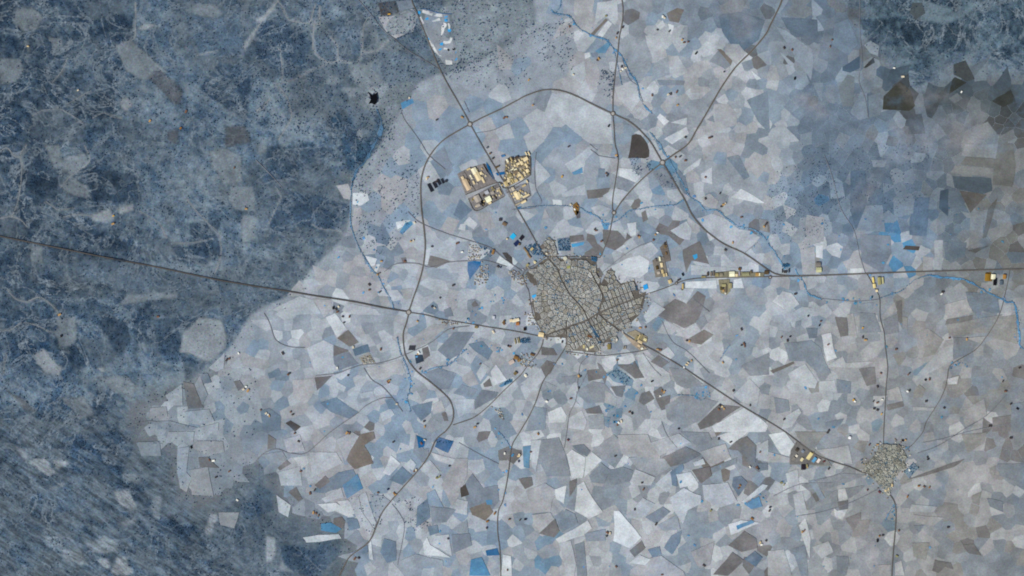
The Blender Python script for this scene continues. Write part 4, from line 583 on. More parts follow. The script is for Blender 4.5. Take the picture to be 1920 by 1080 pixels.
def ngon_disc(name, X, Y, r, z, mat, parent=None, vcol=None, n=24, wob=0.0):
    a = np.arange(n)*2*math.pi/n; rr = r*(1+wob*np.random.uniform(-1, 1, n))
    x, y = W(X, Y); v = np.c_[x+np.cos(a)*rr*S, y+np.sin(a)*rr*S, np.full(n, z+float(gz(X, Y)))]
    return mesh_obj(name, v, [list(range(n))], mat, parent, vcol=None if vcol is None else lin(vcol))
def ring(name, X, Y, r0, r1, z, mat, parent=None, n=28):
    a = np.arange(n)*2*math.pi/n; x, y = W(X, Y)
    v = np.r_[np.c_[x+np.cos(a)*r0*S, y+np.sin(a)*r0*S, np.full(n, z)], np.c_[x+np.cos(a)*r1*S, y+np.sin(a)*r1*S, np.full(n, z)]]
    f = [[i, n+i, n+(i+1) % n, (i+1) % n] for i in range(n)]
    return mesh_obj(name, v, f, mat, parent)
M_island = material('roundabout_island', 0.1, 0.2, colour=(172,166,162))
for X, Y, r, lb in ((881,233,4.6,'round junction at the upper left of the ring road'),(766,585.5,4.8,'round junction where the ring road meets the western highway'),(1149,213,4.4,'round junction at the top of the ring road'),
                    (1242,305,5.0,'round junction where the north-east road crosses the ring road'),(1151,399,4.0,'small round junction above the town on the northern road'),(1444,520,3.0,'small round junction where the east avenue meets the highway'),(1268,531,2.8,'small round junction on the avenue east of the town')):
    o = ring('roundabout', X, Y, r-1.5, r+0.3, 7.0, M_road); tag(o, lb, 'roundabout', kind='structure')
    ngon_disc('island', X, Y, r-1.4, 6.9, M_island, o)
# ---------------------------------------------------------------- water, pitches, yards
def area_obj(name, P, z, mat, label=None, cat=None, kind=None, parent=None, vcol=None, rough=0.5, group=None):
    q = rough_edge(P, 3.0, rough) if rough else np.array(P, float)
    v = flat_ngon(q, z); zc = v[:,2].max(); v[:,2] = zc if mat is M_water else v[:,2]
    a = 0
    for i in range(len(q)): a += q[i][0]*q[(i+1)%len(q)][1]-q[(i+1)%len(q)][0]*q[i][1]
    f = list(range(len(q))); f = f[::-1] if a > 0 else f
    o = mesh_obj(name, v, [f], mat, parent, vcol=None if vcol is None else lin(vcol))
    if parent is None: tag(o, label, cat, group, kind)
    return o
area_obj('reservoir', T(1,0,'838,690 855,700 872,714 895,705 910,694 913,735 908,775 890,788 870,776 845,782 862,748 855,715'), 2.0, M_water, 'black star-shaped reservoir in the wooded hills', 'reservoir', 'structure')
def Z(x0, y0, k, s): return [(x0+float(e.split(',')[0])/k, y0+float(e.split(',')[1])/k) for e in s.split()]
for s, lb in (('705,795 735,790 758,835 730,852 705,840','darker of the two small ponds on the golf course'),('610,835 640,822 665,850 640,866','brown-black pond left of the darker golf pond')):
    area_obj('pond', Z(770,0,9,s), 2.4, M_water, lb, 'pond', 'structure')
area_obj('pond', Z(840,270,8.307,'505,880 540,868 575,895 572,945 550,985 525,960 512,920'), 5.8, M_water, 'black settling pond inside the factory estate', 'pond', 'structure')
for s, lb in (('1283,303 1305,293 1337,350 1312,363','largest black basin beside the western ring road'),('1320,290 1342,277 1365,322 1345,335','second black basin beside the western ring road'),
              ('1352,272 1372,260 1392,300 1375,312','grey-black third basin from the ring road'),('1384,265 1402,256 1416,292 1400,300','narrow fourth basin near the round tank')):
    area_obj('basin', T(1,1,s), 5.2, material('basin_lining', 0.15, 0.2, colour=(40,42,52)), lb, 'basin', 'structure', rough=0)
for s, c, lb in (('735,340 790,280 835,325 785,385',(46,178,226),'bright cyan treatment pool below the factory estate'),('872,362 918,306 955,345 907,402',(40,36,48),'black treatment pool right of the cyan pool'),('788,440 850,382 890,425 830,487',(34,46,84),'navy treatment pool below the cyan pool')):
    area_obj('treatment_pool', Z(860,400,7.717,s), 5.4, material('pool_lining', 0.1, 0.1, colour=c), lb, 'pool', 'structure', rough=0)
area_obj('sports_pitch', Z(960,550,9,'330,40 400,15 465,110 395,150'), 6.0, M_pitch, 'bright cyan football pitch at the west edge of the town', 'pitch', vcol=(66,178,240), rough=0)
area_obj('sports_pitch', Z(1080,500,9,'1130,320 1200,290 1220,370 1150,400'), 6.0, M_pitch, 'bright blue pitch outside the east end of the town', 'pitch', vcol=(52,160,228), rough=0.3)
area_obj('fish_tank', Z(1080,500,9,'1085,350 1120,345 1125,370 1095,380'), 6.0, material('tank_black', 0.1, 0.1, colour=(26,24,26)), 'black tank beside the blue pitch east of the town', 'tank', rough=0)
def yard(P, c, lb): return area_obj('yard', P, 5.6, M_yard, lb, 'yard', 'structure', vcol=c, rough=0.4)
I1 = lambda s: Z(840,270,8.307,s)
yard(I1('145,465 340,370 560,310 690,520 770,600 430,725 270,770'), (132,124,122), 'paved yard under the large western factories')
yard(I1('320,850 780,610 890,810 430,1040'), (130,124,124), 'paved yard below the factory crossroads')
yard(I1('860,560 905,250 1180,190 1275,190 1285,480 900,690'), (134,126,118), 'paved yard among the small workshops')
yard(I1('890,720 1110,640 1250,600 1290,800 1090,965 1040,960'), (138,136,140), 'pale yard around the lower right factory')
yard(I1('540,310 600,330 700,520 690,530 600,420'), (96,92,96), 'dark tarmac strip beside the blue plantation')
yard(Z(1200,440,9,'205,430 400,365 475,700 260,722'), (126,118,110), 'brown yard of the estate right of the town')
yard(Z(1200,440,9,'330,220 445,100 500,330 520,440 430,460'), (116,106,100), 'brown plot above the eastern estate')
yard(Z(1340,440,9,'0,640 240,620 600,630 830,640 830,715 0,735'), (128,122,104), 'olive strip of yards along the east avenue')
yard(Z(1340,440,9,'60,760 250,755 260,960 200,1020 100,980'), (138,130,108), 'tan yard below the east avenue')
yard(Z(1460,800,9,'310,230 720,520 760,640 190,640 200,400'), (122,118,116), 'yard of the warehouse estate before the village')
yard(Z(1080,580,9,'850,400 1000,350 1210,470 1200,560 1100,560'), (150,138,118), 'sandy builders yard at the south-east corner of the town')
yard(Z(1080,580,9,'780,395 850,430 1060,560 1200,660 1080,690 960,600'), (170,152,134), 'pale sandy triangle beside the south-east road')
yard(Z(1080,580,9,'0,380 330,430 330,700 0,690'), (128,120,112), 'mixed yards at the bottom of the town')
yard(T(2,1,'455,455 485,435 505,470 500,520 480,540 460,500'), (124,98,60), 'rusty brown farmyard above the town')
yard(T(2,1,'480,495 510,510 510,555 485,560'), (104,102,110), 'dark grey yard below the rusty farmyard')
yard(T(3,1,'1630,965 1670,960 1680,1030 1630,1030'), (126,98,54), 'ochre yard by the highway at the right edge')
for s, c in (('590,280 650,360 720,540 700,545 620,420',(28,92,138)),('740,450 880,430 890,470 770,490',(34,104,160)),('820,180 880,160 900,190 840,210',(70,116,160)),('1070,990 1140,970 1130,1000 1080,1010',(60,112,150))):
    area_obj('tree_belt', I1(s), 5.9, M_stream, 'blue strip of watered trees beside the factories', 'tree belt', 'stuff', vcol=c, rough=1.0)
for s in ('270,790 780,600 860,690','795,590 900,690 1100,610 1290,480','860,570 1050,480 1270,380','900,330 905,250 1100,205 1265,190 1290,300 1285,480','315,850 430,1040 660,930 880,815','1040,960 1290,800','250,420 430,725','560,310 720,545','915,760 1110,660'):
    ribbon('estate_road', spline(I1(s), 2), 0.75, 6.1, M_road, kind='structure', label='brown service road of the factory estate', cat='road')
# ---------------------------------------------------------------- golf course
gc_o = area_obj('golf_course', Z(770,0,9,'120,170 250,165 420,215 600,235 650,260 690,520 740,700 800,900 810,1060 560,1080 330,700 250,560 150,300'), 1.2, M_field, 'golf course with pale fairways and bright blue greens at the top', 'golf course', 'structure', vcol=(140,145,154), rough=1.0)
for s, w_ in (('200,200 330,235 430,265 540,265',3.0),('300,320 360,345 430,355 500,330',2.4),('160,300 210,400 240,480',2.4),('330,420 360,520 400,620 430,690',4.2),('590,400 540,500 500,600',3.4),('640,400 655,460 650,500',1.6),('690,640 670,700 600,720 550,715',2.4),('320,680 380,790 440,880 520,940',2.4),('560,820 620,830',1.6),('590,1050 700,1040',5.0),('820,0 830,40',0.5)):
    ribbon('fairway', spline(Z(770,0,9,s), 1.5), w_, 1.8, M_field, gc_o, vcol=(208,207,208), wob=0.35)
for s in ('148,222','275,320','595,280','598,345','655,520','312,640','520,745','490,825','742,875','755,990'):
    X, Y = Z(770,0,9,s)[0]; ngon_disc('green', X, Y, random.uniform(2.6, 3.5), 2.6, M_pitch, gc_o, (62,160,220), 16, 0.2)
ribbon('water_ditch', spline(Z(770,0,9,'160,165 260,165 420,215 520,238 700,245'), 1.5), 0.7, 2.9, M_stream, gc_o, vcol=(56,96,140))
# ---------------------------------------------------------------- buildings
LAND = [('the star-shaped reservoir',(700,185)),('the golf course',(825,70)),('the factory estate',(930,335)),('the north-west roundabout',(881,233)),('the western roundabout',(766,585)),('the top roundabout',(1149,213)),
        ('the north-east junction',(1242,305)),('the small roundabout above the town',(1151,399)),('the town centre',(1080,560)),('the village',(1660,880)),('the heart-shaped pale field',(1092,872)),('the blue heart-shaped crop field',(889,504)),
        ('the treatment pools',(963,447)),('the dark kite-shaped field',(1197,275)),('the end of the ring road',(1440,506)),('the highway at the right edge',(1850,507)),('the south-east road bend',(1285,692)),('the dark grey field east of town',(1280,580)),
        ('the lower bend of the ring road',(848,785)),('the western hill road',(300,502)),('the brown fields at the upper right',(1690,180)),('the bottom of the southern road',(938,1040)),('the southern lane at the right',(1675,1020)),('the warehouses before the village',(1515,855)),
        ('the long lane to the village',(1660,650)),('the winding lane at the right',(1780,690)),('the wooded hill edge',(430,650)),('the top road',(1162,60)),('the upper right road',(1400,105)),('the pale fields at the bottom left',(350,850)),('the lower centre fields',(1150,980)),('the lower right fields',(1400,960))]
def where(X, Y):
    n, (lx, ly) = min(LAND, key=lambda a: (a[1][0]-X)**2+(a[1][1]-Y)**2)
    dx, dy = X-lx, Y-ly; d = math.hypot(dx, dy)
    if d < 8: return 'at '+n
    v = 'above' if dy < 0 else 'below'; h = 'right' if dx > 0 else 'left'
    near = 'just ' if d < 30 else ('well ' if d > 75 else '')
    if abs(dx) > 2.2*abs(dy): return near+h+' of '+n
    if abs(dy) > 2.2*abs(dx): return near+v+' '+n
    return near+v+' and '+h+' of '+n
LABELS = {}
def unique(o, lb, grp):
    if lb in LABELS:
        f = LABELS[lb]; f['group'] = grp; o['group'] = grp
    LABELS.setdefault(lb, o); o['label'] = lb
CN = [((240,228,200),'cream'),((245,245,245),'white'),((200,180,150),'tan'),((150,130,80),'ochre'),((40,32,30),'black'),((90,75,60),'dark brown'),((130,90,50),'rusty'),((150,145,140),'grey'),((90,150,190),'blue'),((36,44,80),'navy'),((120,120,90),'olive'),((110,60,60),'maroon')]
def cname(c): return min(CN, key=lambda a: sum((x-y)**2 for x, y in zip(a[0], c)))[1]
def building(name, kind, X, Y, w, h, ang, c, ht=9.0, label=None, vents=0, base=0.0, group='scattered farm buildings'):
    """gabled shed: Empty > wall, roof (> ridge vents); w, h in px, ang in degrees (picture sense)"""
    x, y = W(X, Y); z0 = float(gz(X, Y))+base
    e = empty(name, (x, y, z0))
    a = -math.radians(ang); ca, sa = math.cos(a), math.sin(a)
    def tr(L): return [(x+u*ca-v*sa, y+u*sa+v*ca, z0+z) for u, v, z in L]
    W2, H2 = w*S/2, h*S/2
    ev = 6.0 + ht                                         # eaves stand clear of the yards
    along = W2 >= H2
    rise = min(W2, H2)*0.22
    base4 = [(-W2,-H2),(W2,-H2),(W2,H2),(-W2,H2)]
    v = tr([(u, q, 0) for u, q in base4]+[(u, q, ev) for u, q in base4])
    gab = [(-W2,0,ev+rise),(W2,0,ev+rise)] if along else [(0,-H2,ev+rise),(0,H2,ev+rise)]
    v += tr(gab)
    f = [[0,1,5,4],[1,2,6,5],[2,3,7,6],[3,0,4,7]]
    f += [[5,6,9],[7,4,8]] if along else [[4,5,8],[6,7,9]]
    mesh_obj('wall', v, f, M_wall, e, origin=(x, y, z0))
    o = 0.8
    if along: L = [(-W2-o,-H2-o,ev-o*0.22),(W2+o,-H2-o,ev-o*0.22),(W2+o,0,ev+rise+.05),(-W2-o,0,ev+rise+.05),(W2+o,H2+o,ev-o*0.22),(-W2-o,H2+o,ev-o*0.22)]
    else: L = [(W2+o,-H2-o,ev-o*0.22),(W2+o,H2+o,ev-o*0.22),(0,H2+o,ev+rise+.05),(0,-H2-o,ev+rise+.05),(-W2-o,H2+o,ev-o*0.22),(-W2-o,-H2-o,ev-o*0.22)]
    L2 = L+[(u, q, z+0.5) for u, q, z in L]
    F = [[6,7,8,9],[9,8,10,11],[3,2,1,0],[5,4,2,3],[0,1,7,6],[4,5,11,10],[1,2,8,7],[2,4,10,8],[3,0,6,9],[5,3,9,11]]
    cl = lin(np.clip(np.array(c, float)*random.uniform(0.97, 1.03), 0, 250))
    rf = mesh_obj('roof', tr(L2), F, M_roof, e, vcol=cl, origin=(x, y, z0))
    for k in range(vents):
        t = (k+0.5)/vents*2-1
        cu, cv = (t*W2*0.8, 0) if along else (0, t*H2*0.8)
        b = [(cu+i*2.2, cv+j*2.2, ev+rise+zz) for zz in (-0.3, 1.8) for i, j in ((-1,-1),(1,-1),(1,1),(-1,1))]
        mesh_obj('roof_vent', tr(b), [[0,1,5,4],[1,2,6,5],[2,3,7,6],[3,0,4,7],[4,5,6,7]], M_wall, rf, origin=(x, y, z0))
    e['category'] = kind
    lb = label or '%s %s %s' % (cname(c), kind if kind != 'building' else 'farm building', where(X, Y))
    unique(e, lb, group)
    return e
CR, BR, GY_, DK, TN, OL = (236,212,168), (250,238,204), (176,164,154), (78,66,58), (206,182,134), (152,138,98)
IND = [ # factory estate: centre (zoom units), size along / across the estate grid, colour
 (290,635,72,180,(216,188,156)),(228,530,40,50,(220,196,160)),(410,420,78,95,BR),(462,505,78,140,CR),(515,455,40,42,CR),(545,560,28,100,CR),(320,392,60,24,TN),(352,500,24,38,BR),(402,600,24,58,CR),(372,535,20,22,BR),
 (458,850,84,105,GY_),(628,862,86,84,BR),(650,915,46,40,CR),(470,955,60,44,GY_),(602,755,60,52,(190,188,196)),(565,800,44,34,DK),(690,760,50,44,GY_),
 (925,262,28,54,BR),(960,245,16,60,DK),(985,238,16,60,TN),(1008,232,16,60,DK),(1068,212,56,40,DK),(1060,205,20,18,BR),
 (1205,235,78,52,CR),(1085,272,34,34,(92,84,84)),(1110,258,22,38,CR),(1090,312,54,34,CR),(1148,297,44,56,CR),(1222,338,28,66,CR),(1165,366,70,40,(150,136,116)),(1050,262,20,30,CR),
 (992,400,42,14,BR),(1050,397,46,14,BR),(1062,440,64,42,(128,110,92)),(955,490,74,44,OL),(1108,482,48,42,CR),(1138,545,44,34,CR),(1160,520,30,44,TN),(1190,452,24,44,CR),(1236,418,50,52,CR),
 (1060,572,50,44,TN),(985,582,16,72,OL),(1006,575,14,72,TN),(1028,565,14,72,OL),(938,578,40,40,CR),(903,622,56,74,TN),(1012,700,42,52,(206,190,168)),(975,715,26,40,GY_),
 (1088,805,86,100,CR),(1048,765,58,50,CR),(1142,806,28,28,BR),(1222,805,92,24,CR),(1178,902,80,32,CR),(1090,932,90,16,(190,174,146)),(1182,650,60,24,TN),(1232,585,18,44,CR),(1216,150,18,52,CR),(1260,150,18,64,CR),
 (738,830,16,70,DK),(812,742,14,100,TN),(780,692,56,22,GY_),(706,718,46,20,OL),(1050,870,20,24,GY_),(1250,455,30,40,OL),(840,640,30,14,TN),
 (655,150,28,24,(120,90,62)),(700,225,26,24,(70,64,60)),(765,360,70,22,(96,78,48)),(610,60,26,26,(92,98,104)),
]
BIG = {0:'long pink-cream factory at the left end of the factory estate',2:'bright cream factory hall at the top of the estate',3:'largest cream factory hall in the middle of the estate',5:'narrow cream hall along the right side of the big factory',
       10:'grey flat factory left of the black settling pond',11:'whitest square factory right of the black settling pond',24-1:'cream warehouse at the top right corner of the workshop rows',48:'large cream factory in the lower right part of the estate',49:'cream wing joined above the lower right factory',
       51:'long thin cream shed right of the lower right factory',34:'olive roofed workshop near the estate crossroads',45:'tan workshop block beside the estate crossroads'}
for i, (a, b, w_, h_, c_) in enumerate(IND):
    X, Y = 840+a/8.307, 270+b/8.307
    building('warehouse' if w_*h_ > 1500 else 'workshop', 'factory' if w_*h_ > 5500 else ('warehouse' if w_*h_ > 1500 else 'workshop'), X, Y, w_/8.307, h_/8.307, -27, c_, 9 if w_*h_ < 4000 else 13,
             vents=3 if w_*h_ > 4500 else 0, label=BIG.get(i) or '%s %s in the factory estate, %s' % (cname(c_), 'shed' if w_*h_ < 1500 else 'warehouse', where(X, Y)), group='workshops of the factory estate')
# smaller sheds packed between the workshop rows
taken = [(a, b) for a, b, *_ in IND]
for P, n in (([(870,560),(905,260),(1180,195),(1265,205),(1275,470),(900,680)],46),([(330,850),(770,625),(870,800),(440,1020)],14),([(920,760),(1110,690),(1270,790),(1090,940)],8),([(170,470),(340,390),(540,330),(660,520),(440,690),(290,740)],10)):
    k = t = 0
    while k < n and t < 4000:
        t += 1; a, b = random.uniform(150, 1290), random.uniform(190, 1040)
        if sdist1(P, a, b) < 12 or any((a-x)**2+(b-y)**2 < 30**2 for x, y in taken): continue
        taken.append((a, b)); k += 1; c_ = random.choice((CR, TN, (214,196,160), OL, GY_, (120,104,84), (196,170,124)))
        X, Y = 840+a/8.307, 270+b/8.307
        building('workshop', 'workshop', X, Y, random.uniform(14, 30)/8.307, random.uniform(18, 34)/8.307, -27, c_, 8, '%s shed in the factory estate, %s' % (cname(c_), where(X, Y)), group='workshops of the factory estate')
# round storage tanks
def tank(X, Y, r, c, lb, ht=14):
    x, y = W(X, Y); n = 24; a = np.arange(n)*2*math.pi/n; e = empty('storage_tank', (x, y, 0))
    v = np.r_[np.c_[x+np.cos(a)*r*S, y+np.sin(a)*r*S, np.zeros(n)], np.c_[x+np.cos(a)*r*S, y+np.sin(a)*r*S, np.full(n, ht)]]
    mesh_obj('wall', v, [[i, (i+1)%n, n+(i+1)%n, n+i] for i in range(n)], M_wall, e, origin=(x, y, 0))
    v2 = np.r_[np.c_[x+np.cos(a)*(r*S+.5), y+np.sin(a)*(r*S+.5), np.full(n, ht+.1)], [[x, y, ht+1.5]]]
    mesh_obj('roof', v2, [[i, (i+1)%n, n] for i in range(n)], M_roof, e, vcol=lin(c), origin=(x, y, 0))
    e['category'] = 'tank'; e['label'] = lb
tank(1059.5,484.5,3.6,(206,200,180),'round white-roofed arena near the top street of the town',16)
tank(836.5,339.5,2.6,(56,58,66),'round dark tank at the end of the black basins')
OTH = [ # other sheds: X, Y, w, h, angle, colour, label or None
 (1237,485.5,2.8,8,-10,BR,'white narrow shed at the top of the eastern estate'),(1240.5,497,4.4,8,-10,CR,'cream shed in the middle of the eastern estate'),(1232,502,4.4,6.5,-10,(84,68,40),None),(1242,509,4,7,-10,TN,None),(1234.5,511.5,5,5,-10,(190,176,164),None),(1245,516,4,6,-10,TN,None),(1249.5,515,2,6,-10,CR,None),(1229,488,4,6,-10,(120,110,104),None),
 (1249,475,3,5,-10,(120,96,66),None),(1247,462,4,5,-10,(110,92,66),None),(1256,528,6,7,-20,TN,None),
 (1319,519,8,3,-3,OL,None),(1327,514,3,7,0,DK,None),(1333,514,3,8,0,(130,116,104),None),(1338,513,3,9,0,(110,100,92),None),(1344,515,6,6,0,OL,None),(1352,515,6,6,0,(140,130,112),None),
 (1372.2,513.9,10,9.5,-3,BR,'largest cream warehouse on the east avenue'),(1381,516,4.5,5,-3,CR,None),(1386.5,504.5,5,4.5,0,(116,84,50),'rusty shed standing above the east avenue'),(1386,513,2,8,0,(170,160,176),None),(1398,514,13,6.5,-2,(150,146,112),'wide olive roofed hall on the east avenue'),(1408,510,4,5,0,(108,96,76),None),
 (1419.5,514.5,6,6,0,(178,140,84),None),(1424,514.5,2.2,5,0,BR,None),(1437,511,8,7,0,(92,76,56),None),(1352,541,4,5,0,(96,84,48),None),(1361,542,3,14,0,(110,98,84),None),(1357,535,8,5,0,(170,160,116),None),(1369,536,6,10,0,(158,148,112),None),(1280,537,3,10,0,(198,172,116),'thin tan shed just below the avenue east of town'),
 (1472,510,6,4,0,(70,66,66),None),(1466.5,508,1.6,7,0,(60,60,66),None),(1479,508,1.6,7,0,(60,60,66),None),(1535,506,10,9,0,(196,192,150),'square pale-yellow shed just above the highway'),(1534,496,9,8,0,(130,122,116),None),
 (1637,525,3,10,-8,(240,212,120),None),(1639,536,5,8,-8,(238,214,150),None),(1643.5,545,4,4,0,CR,None),(1648.5,527,6,14,-5,(168,160,112),'olive ridged greenhouse below the highway'),(1655,526,3,12,-5,(196,188,140),None),
 (1851,520,9,13,4,(150,112,40),'large ochre shed by the highway at the right edge'),(1862,519,8,9,4,BR,'cream shed beside the ochre shed at the right edge'),(1865,529,6,12,4,(24,22,28),'black roofed shed below the cream shed at the right edge'),(1883,519,6,8,4,(176,128,66),None),(1877,530,6,8,0,(92,104,116),None),
 (1517.8,855,6.5,14,35,(240,220,160),'brightest cream warehouse of the estate before the village'),(1534.4,863.9,4.5,8,35,(230,214,206),None),(1526.5,862,5,10,35,(96,160,200),'blue roofed warehouse of the estate before the village'),(1503.3,861.6,4.5,6.5,35,(230,214,170),None),(1493.5,854.5,4,4,35,(226,214,196),None),(1494.5,843,6,6,35,(72,64,56),None),(1505,846,5,5,35,(128,136,150),None),(1488,860,5,6,35,(140,132,124),None),(1521.5,853.5,1.6,13,35,(150,130,92),None),
 (1593,820.5,4.6,4.6,20,(255,252,246),'small dazzling white roof standing alone above the village road'),
 (1506,876,8,9,0,(44,36,44),'black roofed farm below the warehouse estate'),(1513,873,3,5,0,(150,140,100),None),
 (1014.5,627.5,10,8,10,(240,214,168),'bright cream hall where the western roads meet the town'),(967,600.5,13,5.5,-14,(244,226,194),'bright cream long shed by the western road into town'),(970.5,607,6,6,0,(172,112,62),'rusty roofed building below the bright cream shed'),(984,617,4.5,5.5,0,(36,22,18),'small black roofed building by the western road into town'),
 (958,601,5,5,-14,(230,206,170),None),(944.5,604,4,6,25,(112,84,50),None),(926,595.5,4,6,0,(196,196,208),None),(893,613.5,6,4,5,(142,122,88),None),
 (966,640,1.6,10,-12,OL,None),(970,639,1.4,10,-12,(200,196,186),None),(973,638,1.4,10,-12,OL,None),
 (1101,654.5,2.6,4.5,0,(250,244,214),None),(1109.5,650.5,9,3.4,-24,(222,208,166),'cream curved hall near the bottom of the town'),(1103.5,638,3,3,0,(226,216,206),None),(1106,630.5,9,4,20,(112,76,50),'rusty long roof near the bottom of the town'),
 (1200,641,9,5,30,(222,196,156),None),(1209.5,636.5,5.5,5,25,(224,208,158),'cream shed at the far right of the builders yard'),(1203.5,653.5,4,3,-30,(255,246,224),'bright white roof beside the south-east road'),(1198,648,5,4,30,(214,186,150),None),(1193,634,3,10,30,OL,None),(1198,632,2.4,10,30,TN,None),(1203,632,2.4,10,30,OL,None),
 (1169.5,652,1.4,6,15,(140,128,112),None),(1172.5,652,1.4,6,15,(176,164,144),None),(1142,650,6,10,0,(136,122,76),None),(1156.5,637,2.4,4,0,(236,222,206),None),(1095,650,4,6,0,(196,180,130),None),
 (985.5,704.5,5,3.6,45,(250,238,212),'small white shed beside the lower left town road'),(967.5,670.5,8,6,20,(140,104,60),'rusty brown roof in the lower left suburb'),(973,676,6,4,-30,(150,118,70),None),(966,700,5,6,30,(120,104,70),None),(998,665,8,4,20,(120,92,62),None),(959,679,10,7,-30,(196,176,166),None),
 (1054,641,2.6,4,0,(70,60,58),None),(1074,528,0.1,0.1,0,CR,None),
 (974,458,3,4,0,(120,96,62),None),(997,467,4,6,45,(200,178,130),None),(1003,492,4,4,45,(230,212,160),'cream hall at the north-west gate of the town'),(989,497,4,5,45,(168,156,110),None),(1024.5,475.5,3,3,0,(234,222,196),None),
 (924.5,472.5,4,9,15,(150,112,66),'rusty shed left of the dark wood by the treatment pools'),(950.5,448,2.6,2.6,0,(236,214,170),None),(986,470,3,14,-38,(146,122,90),None),(992,480,3,10,-38,(150,120,86),None),(938,412,5,5,0,(70,66,70),None),(946,420,8,6,30,(120,100,80),None),
 (1066,500.5,6,6,0,(160,158,96),'round-cornered olive court inside the upper town'),
]
for X, Y, w_, h_, an, c_, lb in OTH:
    if w_ < 1: continue
    building('shed' if w_*h_ < 60 else 'warehouse', 'shed' if w_*h_ < 60 else 'warehouse', X, Y, w_, h_, an, c_, 8, lb, group='scattered sheds')
